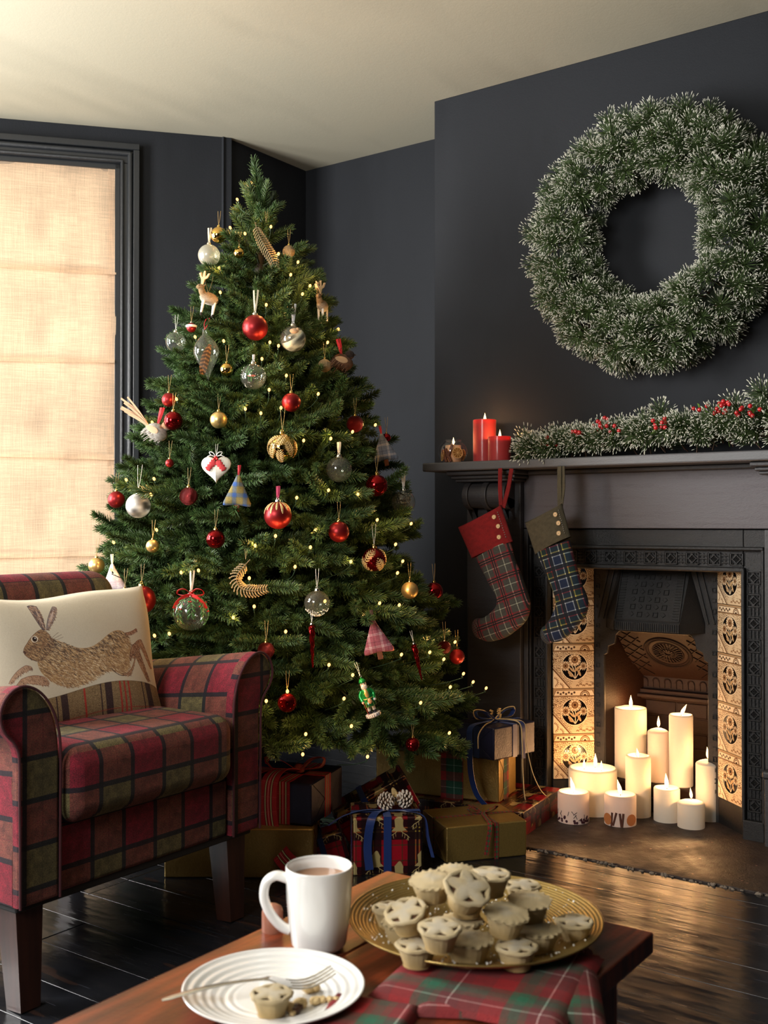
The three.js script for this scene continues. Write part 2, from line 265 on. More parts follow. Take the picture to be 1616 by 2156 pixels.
{
  const f = thing('fireplace_surround', 'dark slate-painted mantelpiece with scrolled corbels against the chimney breast', 'fireplace');
  part(f, 'mantel_shelf', bx(0.078, 1.128, 0.001, 1.544, SH, 0.2, 0.006, 3), M([0.088, 0.089, 0.094], 0.42, { map: slateC, bumpMap: again(grainBump, { size: [0.5, 0.1] }), bumpScale: 0.0006 }));
  part(f, 'frieze', bx(0.40, 0.932, 0.001, 1.222, 1.129, 0.06, 0.003), slateM);
  part(f, 'bed_moulding', [bx(0.395, 1.112, 0.001, 1.227, 1.128, 0.085, 0.005, 2)], slateD);
  for (const s of [0, 1]) {
    const m = x => s ? 1.622 - x : x, B = (x0, y0, z0, x1, y1, z1, r) => s ? bx(m(x1), y0, z0, m(x0), y1, z1, r) : bx(x0, y0, z0, x1, y1, z1, r);
    const p = part(f, 'pilaster', [B(0.19, 0, 0.001, 0.402, 1.1, 0.085, 0.004), B(0.402, 0, 0.001, 0.419, 0.93, 0.066, 0.003)], slateD);
    part(p, 'plinth', [B(0.178, 0, 0.001, 0.412, 0.205, 0.1, 0.004), B(0.172, 0.2, 0.001, 0.418, 0.225, 0.107, 0.008)], slateD);
    part(p, 'cap', [B(0.158, 1.112, 0.001, 0.43, 1.128, 0.175, 0.006), B(0.17, 1.1, 0.001, 0.42, 1.112, 0.16, 0.005), B(0.182, 1.09, 0.001, 0.41, 1.1, 0.15, 0.004)], slateD);
    // scroll corbel: a roll with two flanges, drawn out to a tail below
    const prof = (k) => { const q = []; for (let a = 100; a >= -150; a -= 10) q.push([0.112 + k * Math.cos(R(a)), 1.044 + k * Math.sin(R(a))]); q.push([0.09, 0.985], [0.08, 0.95], [0.08, 1.09]); return q; };
    const slab = (x0, x1, k) => T(boxUV(extr(prof(k), x1 - x0, 0.003, 2)), s ? m(x0) : x1, 0, 0, 0, -PI / 2, 0);
    part(p, 'corbel', [slab(0.213, 0.235, 0.048), slab(0.235, 0.285, 0.043), slab(0.285, 0.307, 0.049), slab(0.307, 0.357, 0.043), slab(0.357, 0.379, 0.048)], slateD);
  }
}
// ---------- cast-iron insert with tiled cheeks ----------
const tileC = paint(512, 512, (c, W, H) => {
  const rnd = rng(11); c.fillStyle = '#d9c4a0'; c.fillRect(0, 0, W, H);
  // crackle ground: cells between scattered seeds
  const seeds = []; for (let j = 0; j < 26; j++) for (let i = 0; i < 26; i++) seeds.push([(i + rnd()) * W / 26, (j + rnd()) * H / 26]);
  const im = c.getImageData(0, 0, W, H), d = im.data;
  for (let y = 0; y < H; y++) for (let x = 0; x < W; x++) {
    let a = 1e9, b = 1e9; const ci = Math.floor(x / W * 26), cj = Math.floor(y / H * 26);
    for (let j = Math.max(0, cj - 1); j <= Math.min(25, cj + 1); j++) for (let i = Math.max(0, ci - 1); i <= Math.min(25, ci + 1); i++) { const s = seeds[j * 26 + i], q = Math.hypot(s[0] - x, s[1] - y); if (q < a) { b = a; a = q; } else if (q < b) b = q; }
    if (b - a < 3) { const k = (y * W + x) * 4; d[k] = 98; d[k + 1] = 66; d[k + 2] = 42; }
  }
  c.putImageData(im, 0, 0);
  const ink = '#3e2417', mid = '#7a5636', pale = '#e2cfae';
  // landscape at the lower right
  c.fillStyle = '#cdb795'; c.beginPath(); c.moveTo(300, 345); c.lineTo(512, 320); c.lineTo(512, 512); c.lineTo(200, 512); c.closePath(); c.fill();
  c.strokeStyle = mid; c.lineWidth = 5; c.beginPath(); c.moveTo(380, 325); c.lineTo(512, 312); c.moveTo(380, 333); c.lineTo(512, 320); c.stroke();
  for (let i = 0; i < 40; i++) { c.strokeStyle = i % 3 ? mid : ink; c.lineWidth = 1.5 + rnd() * 2; const x = 290 + rnd() * 190, y = 350 + rnd() * 140; c.beginPath(); c.moveTo(x, y); c.quadraticCurveTo(x + 14, y - 8 * rnd(), x + 26 * rnd() + 8, y + 5); c.stroke(); }
  for (let i = 0; i < 6; i++) { c.fillStyle = mid; const x = 300 + i * 36, y = 488 - (i % 2) * 14; for (let a = 0; a < 7; a++) { c.beginPath(); c.ellipse(x + 12 * Math.cos(a - .2), y - 12 * Math.abs(Math.sin(a)), 8, 3.5, a, 0, 7); c.fill(); } }
  // diagonal strap at the lower left
  c.save(); c.translate(0, 250); c.fillStyle = pale; c.beginPath(); c.moveTo(0, 0); c.lineTo(235, 262); c.lineTo(0, 262); c.closePath(); c.fill();
  c.strokeStyle = ink; c.lineWidth = 4; for (const k of [0, 16, 34]) { c.beginPath(); c.moveTo(0, k); c.lineTo(235 - k * .9, 262); c.stroke(); } c.strokeStyle = mid; c.lineWidth = 9; c.beginPath(); c.moveTo(0, 25); c.lineTo(212, 262); c.stroke();
  for (const [x, y, r] of [[52, 190, 44], [120, 250, 36]]) { c.strokeStyle = mid; c.lineWidth = 7; c.beginPath(); c.arc(x - 30, y, r, -1.5, 1.2); c.stroke(); c.fillStyle = mid; for (let a = -1.3; a < 1.2; a += .35) { c.beginPath(); c.ellipse(x - 30 + (r + 12) * Math.cos(a), y + (r + 12) * Math.sin(a), 9, 4, a, 0, 7); c.fill(); } }
  c.restore();
  // border along the top: a trail of flowers and a half rosette
  c.fillStyle = '#a98a66'; c.fillRect(0, 0, W, 92); c.fillStyle = pale; c.beginPath(); c.moveTo(50, 22); c.lineTo(470, 22); c.lineTo(500, 84); c.lineTo(20, 84); c.closePath(); c.fill(); c.strokeStyle = ink; c.lineWidth = 4; c.stroke();
  c.fillStyle = '#8a6a49'; c.fillRect(0, 86, W, 10);
  for (let i = 0; i < 7; i++) { const x = 70 + i * 32, y = 54 + (i % 2 ? 9 : -7); c.fillStyle = ink; for (let a = 0; a < 6; a++) { c.beginPath(); c.ellipse(x + 8 * Math.cos(a * 1.05), y + 8 * Math.sin(a * 1.05), 7, 4, a * 1.05, 0, 7); c.fill(); } }
  c.fillStyle = mid; c.beginPath(); c.arc(385, 82, 58, PI, 0); c.fill(); c.fillStyle = pale; c.beginPath(); c.arc(385, 82, 46, PI, 0); c.fill(); c.fillStyle = ink; for (let a = PI; a <= 2 * PI + .01; a += PI / 10) { c.beginPath(); c.ellipse(385 + 36 * Math.cos(a), 82 + 36 * Math.sin(a), 8, 4, a, 0, 7); c.fill(); } c.beginPath(); c.arc(385, 82, 16, PI, 0); c.fill();
  // dark roundel with sunflowers
  const cx = 264, cy = 268, r = 148; c.fillStyle = pale; c.beginPath(); c.arc(cx, cy, r + 9, 0, 7); c.fill(); c.fillStyle = '#0e0806'; c.beginPath(); c.arc(cx, cy, r, 0, 7); c.fill();
  c.strokeStyle = pale; c.lineWidth = 9; for (const [a, b, e, f] of [[264, 210, 268, 405], [180, 300, 262, 395], [345, 260, 275, 400], [215, 240, 262, 330]]) { c.beginPath(); c.moveTo(a, b); c.quadraticCurveTo((a + e) / 2 + 18, (b + f) / 2 - 10, e, f); c.stroke(); }
  c.fillStyle = '#b89a70'; for (const [x, y, a, l] of [[215, 350, .9, 40], [300, 290, -.7, 46], [232, 300, .8, 34], [320, 340, 1.1, 40], [226, 372, .3, 26]]) { c.beginPath(); c.ellipse(x, y, l, l * .36, a, 0, 7); c.fill(); c.strokeStyle = '#4a3020'; c.lineWidth = 2; c.stroke(); }
  for (const [x, y, R1, R2, n] of [[268, 190, 40, 70, 20], [160, 258, 30, 52, 16], [368, 262, 22, 44, 14]]) {
    for (let i = 0; i < n; i++) { const a = i / n * 2 * PI; c.fillStyle = i % 2 ? pale : '#c4a883'; c.beginPath(); c.ellipse(x + (R1 + R2) / 2 * Math.cos(a), y + (R1 + R2) / 2 * Math.sin(a), (R2 - R1) / 2 + 6, R1 * .2 + 1, a, 0, 7); c.fill(); }
    c.fillStyle = '#6b4a30'; c.beginPath(); c.arc(x, y, R1, 0, 7); c.fill(); c.fillStyle = '#9a7a55'; c.beginPath(); c.arc(x, y, R1 * .72, 0, 7); c.fill(); c.fillStyle = '#4a2d1c'; c.beginPath(); c.arc(x, y, R1 * .42, 0, 7); c.fill();
  }
}, { clamp: true });
const tileM = M(0xffffff, 0.12, { map: tileC, clearcoat: 0.6, clearcoatRoughness: 0.06 });
{
  const f = thing('cast_iron_fireplace', 'black cast-iron fireplace insert with sunflower tiles and an arched hood', 'fireplace');
  const m = x => 1.622 - x, Z = 0.058;
  const mir = (x0, y0, z0, x1, y1, z1, r) => [bx(x0, y0, z0, x1, y1, z1, r), bx(m(x1), y0, z0, m(x0), y1, z1, r)];
  part(f, 'frame', [mir(0.42, 0, 0.001, 0.486, 0.93, 0.045, 0.003), bx(0.486, 0.805, 0.001, 1.136, 0.93, 0.045, 0.003),
    bx(0.42, 0.866, 0.04, 1.202, 0.878, Z + 0.008, 0.005), mir(0.42, 0, 0.04, 0.43, 0.872, Z + 0.006, 0.004), bx(0.478, 0.8, 0.03, 1.144, 0.816, Z + 0.004, 0.006), mir(0.478, 0.05, 0.03, 0.49, 0.81, Z + 0.004, 0.005), mir(0.42, 0, 0.04, 0.487, 0.062, Z + 0.006, 0.004)], ironM);
  // relief: squares with a lozenge, between groups of bars
  const sq = () => { const q = []; for (const [x0, y0, x1, y1] of [[-.02, -.02, .02, -.016], [-.02, .016, .02, .02], [-.02, -.02, -.016, .02], [.016, -.02, .02, .02]]) q.push(bx(x0, y0, 0, x1, y1, 0.006, 0.001)); for (let i = 0; i < 4; i++) { const a = i * PI / 2 + PI / 4; q.push(T(bx(-.012, -.0018, 0, .012, .0018, .007, .001), 0.0088 * Math.cos(a), 0.0088 * Math.sin(a), 0, 0, 0, a + PI / 2)); } q.push(T(new THREE.TorusGeometry(0.005, 0.0015, 6, 12), 0, 0, 0.005), T(new THREE.SphereGeometry(0.0025, 8, 6), 0, 0, 0.005)); for (const [x, y] of [[-1, -1], [1, 1], [-1, 1], [1, -1]]) q.push(T(new THREE.SphereGeometry(0.003, 6, 5), x * .0125, y * .0125, 0.002)); return mg(q); };
  const bars = () => { const q = []; for (let i = -1; i <= 1; i++) q.push(bx(-.013, i * .011 - .002, 0, .013, i * .011 + .002, .005, .001), bx(i * .011 - .001, -.017, 0, i * .011 + .001, .017, .003, .0005)); return mg(q); };
  const SQ = sq(), BR = bars(), rel = [];
  for (let i = 0; i < 10; i++) { const x = 0.505 + i * 0.068; rel.push(T(SQ.clone(), x, 0.84, 0.045)); if (i < 9) rel.push(T(BR.clone(), x + 0.034, 0.84, 0.045)); }
  for (let i = 0; i < 11; i++) for (const x of [0.454, m(0.454)]) { const y = 0.785 - i * 0.068; rel.push(T(SQ.clone(), x, y, 0.045)); rel.push(T(BR.clone(), x, y - 0.034, 0.045, 0, 0, PI / 2)); }
  part(f, 'relief_band', rel, ironM);
  // splayed tile cheeks: tiles one by one, the topmost cut short
  const a = R(42), len = 0.142;
  for (const s of [0, 1]) {
    const px = s ? 1.13 : 0.492, dir = s ? -1 : 1;
    const cb = (y0, y1, z, r) => T(dir > 0 ? bx(0, y0, -0.03, len + 0.02, y1, z, r) : bx(-len - 0.02, y0, -0.03, 0, y1, z, r), px, 0, 0.028, 0, dir * a, 0);
    part(f, 'cheek_frame', [cb(0, 0.085, 0, 0.004), cb(0.085, 0.83, -0.012, 0)], ironM);
    for (let k = 0; k < 5; k++) {
      const y0 = 0.087 + k * 0.1525, h = k < 4 ? 0.1513 : 0.112, g = new RoundedBoxGeometry(len, h, 0.01, 2, 0.0025), P = g.attributes.position, uv = g.attributes.uv;
      for (let i = 0; i < P.count; i++) uv.setXY(i, 0.5 + P.getX(i) / 0.152, (P.getY(i) + h / 2) / 0.152);
      const t = part(f, 'tile', g, tileM); t.position.set(px + dir * Math.cos(a) * (len / 2 + 0.001), y0 + h / 2, 0.03 - Math.sin(a) * (len / 2) - 0.003 + ((k * 7 + s * 3) % 3) * 0.0006); t.rotation.y = dir * a;
    }
  }
  // front plate with the arched opening and the strips of little squares
  const zi = -0.07, L0 = 0.592, L1 = m(0.592), sh = shapeOf([[L0, 0.0], [0.635, 0.0], [0.635, 0.505], [0.646, 0.512], [0.65, 0.535], [0.672, 0.545], [0.678, 0.575], [0.69, 0.588], [0.93, 0.588], [0.944, 0.575], [0.95, 0.545], [0.97, 0.535], [0.975, 0.512], [0.987, 0.505], [0.987, 0.0], [L1, 0], [L1, 0.81], [L0, 0.81]]);
  part(f, 'hood_plate', T(boxUV(extr(sh, 0.014, 0.002)), 0, 0, zi - 0.014), ironM);
  const st = []; for (let i = 0; i < 21; i++) for (const x of [0.613, m(0.613)]) { const y = 0.1 + i * 0.0335; if (i % 2) st.push(bx(x - .007, y - .008, zi, x + .007, y - .005, zi + .004, .001), bx(x - .007, y + .005, zi, x + .007, y + .008, zi + .004, .001), bx(x - .007, y - .005, zi, x - .004, y + .005, zi + .004, .001), bx(x + .004, y - .005, zi, x + .007, y + .005, zi + .004, .001)); else st.push(bx(x - .006, y - .006, zi, x + .006, y + .006, zi + .003, .0012)); }
  part(f, 'square_studs', st, ironM);
  // canopy: a leaning centre panel and two side facets, on a reeded rail
  const quad = (p, uv = 1) => { const g = new THREE.BufferGeometry(); g.setAttribute('position', new THREE.Float32BufferAttribute([...p[0], ...p[1], ...p[2], ...p[0], ...p[2], ...p[3]], 3)); g.computeVertexNormals(); return boxUV(g); };
  const A = [[0.7, 0.63, 0.0], [0.922, 0.63, 0.0], [0.922, 0.795, -0.066], [0.7, 0.795, -0.066]];
  part(f, 'canopy', [quad(A), quad([[0.642, 0.63, zi], A[0], A[3], [0.69, 0.8, zi]]), quad([A[1], [0.98, 0.63, zi], [0.932, 0.8, zi], A[2]]),
    bx(0.7, 0.598, zi, 0.922, 0.63, 0.0, 0.003), quad([[0.642, 0.598, zi], [0.7, 0.598, 0.0], [0.7, 0.63, 0.0], [0.642, 0.63, zi]]), quad([[0.922, 0.598, 0.0], [0.98, 0.598, zi], [0.98, 0.63, zi], [0.922, 0.63, 0.0]]), quad([[0.642, 0.598, zi], [0.98, 0.598, zi], [0.922, 0.598, 0], [0.7, 0.598, 0]])], ironM);
  const cr = [], tilt = Math.atan2(0.066, 0.165); const onA = (g, u, v) => T(g, lerp(0.7, 0.922, u), lerp(0.63, 0.795, v), lerp(0.0, -0.066, v), -tilt, 0, 0);
  for (let j = 0; j < 6; j++) for (let i = 0; i < 5; i++) cr.push((i + j) % 2 ? onA(mg([bx(-.009, -.009, 0, .009, -.006, .004, .001), bx(-.009, .006, 0, .009, .009, .004, .001), bx(-.009, -.006, 0, -.006, .006, .004, .001), bx(.006, -.006, 0, .009, .006, .004, .001)]), 0.26 + i * 0.12, 0.14 + j * 0.145) : onA(T(bx(-.006, -.006, 0, .006, .006, .003, .001), 0, 0, 0, 0, 0, PI / 4), 0.26 + i * 0.12, 0.14 + j * 0.145));
  for (const u of [0.07, 0.93]) for (let j = 0; j < 17; j++) cr.push(onA(bx(-.011, -.0018, 0, .011, .0018, .003, .0008), u, 0.08 + j * 0.052));
  for (const u of [0.015, 0.985]) cr.push(onA(bx(-.002, -.085, 0, .002, .085, .005, .001), u, 0.5)); for (const v of [0.03, 0.97]) cr.push(onA(bx(-.108, -.002, 0, .108, .002, .004, .001), 0.5, v));
  for (let i = 0; i < 30; i++) cr.push(bx(0.705 + i * 0.0073, 0.602, -0.002, 0.7085 + i * 0.0073, 0.626, 0.004, 0.001));
  for (const s of [0, 1]) for (let i = 0; i < 2; i++) cr.push(T(bx(-0.003, -0.085, 0, 0.003, 0.085, 0.006, 0.001), s ? m(0.632 + i * 0.02) : 0.632 + i * 0.02, 0.71, zi, 0, 0, (s ? 1 : -1) * 0.24));
  part(f, 'canopy_relief', cr, ironM);
  // firebox: smooth cheeks, the leaning fireback with a rosette, ledge and brick back
  const z1 = -0.084, z2 = -0.3;
  part(f, 'firebox', [quad([[0.625, 0.07, z1], [0.69, 0.07, z2], [0.69, 0.6, z2], [0.625, 0.6, z1]]), quad([[0.94, 0.07, z2], [0.997, 0.07, z1], [0.997, 0.6, z1], [0.94, 0.6, z2]]), bx(0.6, 0.6, -0.34, 1.022, 0.61, z1, 0)], rustM);
  part(f, 'fireback', [quad([[0.69, 0.07, z2], [0.94, 0.07, z2], [0.94, 0.385, z2], [0.69, 0.385, z2]]), bx(0.67, 0.355, z2 - .01, 0.96, 0.372, z2 + 0.03, 0.004), bx(0.66, 0.343, z2 - .01, 0.97, 0.357, z2 + 0.045, 0.004), bx(0.665, 0.335, z2 - .01, 0.965, 0.345, z2 + 0.025, 0.004)], rustM);
  const fb = [], fp = [[0.66, 0.415, z2 + 0.012], [0.968, 0.415, z2 + 0.012], [0.968, 0.6, z1 - 0.006], [0.66, 0.6, z1 - 0.006]], fl = Math.atan2(z1 - z2 - 0.018, 0.185);
  fb.push(quad(fp), bx(0.66, 0.37, z2 - .005, 0.968, 0.418, z2 + 0.012, 0.003));
  const onB = (g, x, h) => T(g, x, 0.415 + h * Math.cos(fl), z2 + 0.0125 + h * Math.sin(fl), fl, 0, 0), hc = 0.145;
  for (const [r, t] of [[0.078, .005], [0.068, .003], [0.052, .0025], [0.026, .003]]) fb.push(onB(T(new THREE.TorusGeometry(r, t, 6, 48), 0, 0, 0), 0.815, hc));
  for (let i = 0; i < 24; i++) { const q = i / 24 * 2 * PI; fb.push(onB(T(bx(-.009, -.002, -.001, .009, .002, .005, .001), .04 * Math.cos(q), .04 * Math.sin(q), 0, 0, 0, q), 0.815, hc)); }
  for (let i = 0; i < 12; i++) { const q = i / 12 * 2 * PI; fb.push(onB(T(bx(-.006, -.003, -.001, .006, .003, .005, .001), .016 * Math.cos(q), .016 * Math.sin(q), 0, 0, 0, q), 0.815, hc)); }
  for (const d of [-1, 1]) for (const side of [-1, 1]) for (let i = 0; i < 5; i++) { const cx = 0.815 + side * (0.118), len2 = 0.1; fb.push(onB(T(bx(-len2 / 2, -.0018, -.001, len2 / 2, .0018, .004, .001), 0, 0, 0, 0, 0, d * PI / 4), cx, 0.05 + i * 0.045)); }
  for (let i = 0; i < 7; i++) { const x = 0.69 + i * 0.0415; fb.push(T(new THREE.TorusGeometry(0.011, 0.0025, 6, 14, PI), x, 0.398, z2 + 0.013), bx(x - .0135, 0.378, z2 + .011, x - .0085, 0.398, z2 + .016, .001), bx(x + .0085, 0.378, z2 + .011, x + .0135, 0.398, z2 + .016, .001)); }
  part(f, 'rosette_panel', fb, rustM);
  part(f, 'hob', [bx(0.635, 0.0, -0.335, 0.987, 0.09, -0.075, 0.006, 2), bx(0.635, 0.0, -0.08, 0.987, 0.05, -0.066, 0.004)], rustM);
  for (let r = 0; r < 5; r++) for (let k = 0; k < 3; k++) { const x0 = 0.692 + (k - (r % 2 ? .5 : 0)) * 0.11; part(f, 'brick', bx(Math.max(0.692, x0), 0.074 + r * 0.052, z2 - 0.01, Math.min(0.938, x0 + 0.106), 0.122 + r * 0.052, z2 + 0.004, 0.003), rustM); }
}
// ---------- candles ----------
const flameM = new THREE.MeshPhysicalMaterial({ color: 0x000000, emissive: new THREE.Color().setRGB(1, 0.66, 0.28), emissiveIntensity: 7, roughness: 1 });
const wickM = M([0.012, 0.008, 0.006], 0.9);
const FLAME = lathe([[0.0006, -0.002], [0.0035, 0.002], [0.0052, 0.008], [0.0048, 0.015], [0.003, 0.023], [0.0012, 0.03], [0.0001, 0.035]], 12);
const GLOW = new THREE.Color(1, 0.5, 0.19);
function lightUp(o, x, y, z, power, s = 1, lean = 0) {
  part(o, 'wick', tube([[x, y - 0.004, z], [x + 0.0008, y + 0.003, z], [x + 0.0022, y + 0.007, z]], 0.0009, 6), wickM);
  const fl = part(o, 'flame', FLAME, flameM, { at: [x + 0.001, y + 0.006, z], rot: [0, 0, lean] }); fl.scale.setScalar(s); fl.castShadow = false;
  const l = new THREE.PointLight(GLOW, power); l.name = 'candle_glow'; l.position.set(x + 0.001 - Math.sin(lean) * 0.014 * s, y + 0.006 + 0.014 * s, z); l.shadow.radius = 0.25; o.add(l);
}
const waxOf = (c, tr = 0.5) => new THREE.MeshPhysicalMaterial({ color: new THREE.Color().setRGB(...c), roughness: 1, transmission: tr, thickness: 0, clearcoat: 0.35, clearcoatRoughness: 0.22 });
const waxCream = waxOf([0.93, 0.88, 0.76]), waxWhite = waxOf([0.93, 0.9, 0.82]), waxPink = waxOf([0.92, 0.8, 0.73]), waxRed = waxOf([0.55, 0.02, 0.02], 0.35);
const pool = (r, h, dip, edge = 0.004) => { const q = [[0.0001, 0], [r - 0.003, 0], [r - 0.0008, 0.0012], [r, 0.004], [r, h - edge], [r - edge * 0.35, h - 0.0006], [r - edge, h]]; for (let i = 1; i <= 6; i++) q.push([(r - edge) * (1 - i / 6) + 0.0001, h - dip * Math.sin(i / 6 * PI / 2)]); return q; };
const dome = (r, h, up) => [[0.0001, 0], [r - 0.003, 0], [r, 0.004], [r, h - up - 0.004], [r - 0.0015, h - up], [r * 0.72, h - up * 0.55], [r * 0.35, h - up * 0.15], [0.0001, h]];
const CP = 0.055;
for (const [label, x, y, z, r, prof, wax, wy, s, lean] of [
  ['tallest wide cream pillar candle at the back left of the hearth group', 0.693, 0.09, -0.155, 0.0535, r => pool(r, 0.232, 0.005, 0.003), waxCream, 0.228, 1.15, 0],
  ['slim cream pillar candle with a shouldered top between the two tall ones', 0.798, 0.09, -0.136, 0.0352, r => dome(r, 0.178, 0.012), waxPink, 0.176, 1, 0],
  ['tall narrow white pillar candle at the back right of the hearth group', 0.880, 0.09, -0.124, 0.0385, r => pool(r, 0.233, 0.007, 0.006), waxWhite, 0.228, 1.1, -0.5],
  ['medium cream pillar candle with a rolled rim in front of the tallest', 0.781, 0, -0.004, 0.0405, r => pool(r, 0.198, 0.012, 0.008), waxCream, 0.187, 0.8, 0.2],
  ['tall domed white pillar candle beside the right-hand tiles', 0.98, 0, -0.09, 0.038, r => dome(r, 0.195, 0.012), waxWhite, 0.193, 1, 0.1],
  ['short white pillar candle with a worn, slightly slumped top, beside the domed stub', 0.877, 0, -0.003, 0.041, r => pool(r, 0.108, 0.006, 0.005), waxWhite, 0.103, 1.25, 0.1],
  ['squat domed ivory candle stub, frontmost on the hearth', 0.965, 0, 0.023, 0.0415, r => dome(r, 0.088, 0.009), waxWhite, 0.087, 0.9, 0.1]]) {
  const o = thing('pillar_candle', label, 'candle', [x, y, z], [0, 0, 0], 'lit candles in the fireplace');
  part(o, 'wax', lathe(prof(r), 40), wax); lightUp(o, 0, wy, 0, CP, s, lean);
}
{
  const o = thing('three_wick_candle', 'broad cream candle with three burning wicks by the left-hand tiles', 'candle', [0.64, 0, 0.035], [0, 0, 0], 'lit candles in the fireplace');
  part(o, 'wax', lathe(pool(0.0785, 0.147, 0.008, 0.007), 48), waxCream);
  for (const [x, z, s] of [[-0.022, 0.02, .85], [0.035, 0.012, .85], [-0.004, -0.028, 1.2]]) lightUp(o, x, 0.14, z, CP * 0.7, s, 0);
  for (const [label, x, z, kind] of [['short pale pink candle with dark berries set in its base, nearest the presents', 0.637, 0.174, 0], ['short pale pink candle with cinnamon sticks and orange slices set in its base', 0.771, 0.117, 1]]) {
    const p = thing('scented_candle', label, 'candle', [x, 0, z], [0, 0, 0], 'lit candles in the fireplace'), rnd = rng(21 + kind), R0 = 0.0495;
    part(p, 'wax', lathe(pool(R0, 0.097, 0.006, 0.006), 40), waxPink); lightUp(p, 0, 0.092, 0, CP, 1.25, 0.25);
    const put = (g, a, y) => T(g, (R0 - 0.0005) * Math.sin(a), y, (R0 - 0.0005) * Math.cos(a), 0, a, 0);
    if (!kind) { for (let i = 0; i < 26; i++) part(p, 'berry', put(T(new THREE.SphereGeometry(0.0045, 10, 8), 0, 0, 0, 0, 0, 0, [1, 1, .4]), -1.3 + rnd() * 3, 0.008 + rnd() * rnd() * 0.032), M([0.05, 0.006, 0.012], 0.5)); for (let i = 0; i < 10; i++) part(p, 'twig', put(T(bx(-.0008, 0, -.0006, .0008, 0.014, .001, 0), 0, 0, 0, 0, 0, (rnd() - .5) * 2), -1 + rnd() * 2.6, 0.015 + rnd() * 0.02), M([0.04, 0.02, 0.015], 0.8)); }
    else { for (const [a, y, r] of [[-0.15, 0.004, .05], [0.05, 0.006, .25], [0.42, 0.004, -.12], [0.55, 0.004, .1]]) part(p, 'cinnamon_stick', put(T(new THREE.CylinderGeometry(0.0035, 0.0035, 0.042, 8), 0, 0.022, 0, 0, 0, -r), a, y), M([0.09, 0.025, 0.012], 0.8)); for (const [a, y] of [[-0.5, 0.024], [1.15, 0.025]]) part(p, 'orange_slice', put(T(new THREE.CylinderGeometry(0.018, 0.018, 0.002, 24), 0, 0, 0, PI / 2, 0, 0), a, y), M([0.45, 0.16, 0.05], 0.6)); }
  }
}
// candles on the mantel shelf
for (const [label, x, z, r, h] of [['tall red pillar candle in red glass at the back of the mantel shelf', 0.262, 0.085, 0.04, 0.148], ['shorter red candle in red glass beside the garland on the mantel', 0.352, 0.14, 0.0385, 0.082]]) {
  const o = thing('red_candle', label, 'candle', [x, SH, z], [0, 0, 0], 'red candles on the mantel shelf');
  part(o, 'glass', lathe([[0.0001, 0], [r - 0.003, 0], [r, 0.003], [r, h], [r - 0.0015, h + 0.001], [r - 0.003, h], [r - 0.003, h - 0.013]], 40), new THREE.MeshPhysicalMaterial({ color: new THREE.Color().setRGB(0.5, 0.02, 0.02), roughness: 0.75, transmission: 0.45, thickness: 0, clearcoat: 0.5, clearcoatRoughness: 0.12 }));
  part(o, 'wax', lathe([[0.0001, 0.004], [r - 0.004, 0.004], [r - 0.004, h - 0.012], [0.0001, h - 0.015]], 32), waxRed); lightUp(o, 0, h - 0.014, 0, 0.05, 0.95, 0);
}
{
  const o = thing('glass_candle_jar', 'round glass candle jar with dried orange slices and cinnamon sticks', 'candle', [0.162, SH, 0.13]);
  part(o, 'jar', lathe([[0.0001, 0], [0.026, 0], [0.036, 0.006], [0.05, 0.026], [0.0525, 0.04], [0.049, 0.058], [0.041, 0.07], [0.035, 0.074], [0.034, 0.08], [0.032, 0.081], [0.032, 0.075]], 40), new THREE.MeshPhysicalMaterial({ color: 0xffffff, roughness: 0.02, transmission: 1, thickness: 0, ior: 1.5 }));
  part(o, 'wax', lathe([[0.0001, 0.003], [0.027, 0.003], [0.027, 0.062], [0.0001, 0.06]], 32), waxOf([0.85, 0.62, 0.38])); lightUp(o, 0, 0.06, 0, 0.035, 0.7, 0);
  const disc = paint(256, 256, c => { c.fillStyle = '#7a3d12'; c.fillRect(0, 0, 256, 256); c.fillStyle = '#e0b87a'; c.beginPath(); c.arc(128, 128, 118, 0, 7); c.fill(); c.fillStyle = '#8a5a1c'; for (let i = 0; i < 10; i++) { const a = i / 10 * 2 * PI; c.beginPath(); c.moveTo(128 + 10 * Math.cos(a), 128 + 10 * Math.sin(a)); c.arc(128, 128, 104, a - .27, a + .27); c.closePath(); c.fill(); } const r = rng(3); for (let i = 0; i < 160; i++) { c.fillStyle = i % 2 ? '#b98a3c' : '#5d3510'; const a = r() * 7, d = 20 + r() * 80; c.fillRect(128 + d * Math.cos(a), 128 + d * Math.sin(a), 4, 4); } }, { clamp: true });
  const sl = (a, y, n) => { const g = new THREE.CylinderGeometry(0.0195, 0.0195, 0.003, 28), P = g.attributes.position, uv = g.attributes.uv; for (let i = 0; i < P.count; i++) uv.setXY(i, 0.5 + P.getX(i) / 0.042, 0.5 + P.getZ(i) / 0.042); part(o, 'orange_slice', g, M(0xffffff, 0.5, { map: disc }), { at: [0.038 * Math.sin(a), y, 0.038 * Math.cos(a)], rot: [PI / 2 - 0.1, 0, -a] }); };
  sl(0.95, 0.034, 0); sl(-0.75, 0.026, 1); sl(2.6, 0.03, 2);
  for (const [a, t, y] of [[0.25, -0.35, 0.04], [0.05, 0.45, 0.026], [-0.4, 0.5, 0.024]]) part(o, 'cinnamon_stick', new THREE.CylinderGeometry(0.005, 0.005, 0.05, 10), M([0.12, 0.035, 0.015], 0.75), { at: [0.036 * Math.sin(a), y, 0.036 * Math.cos(a)], rot: [0, a, t] });
}
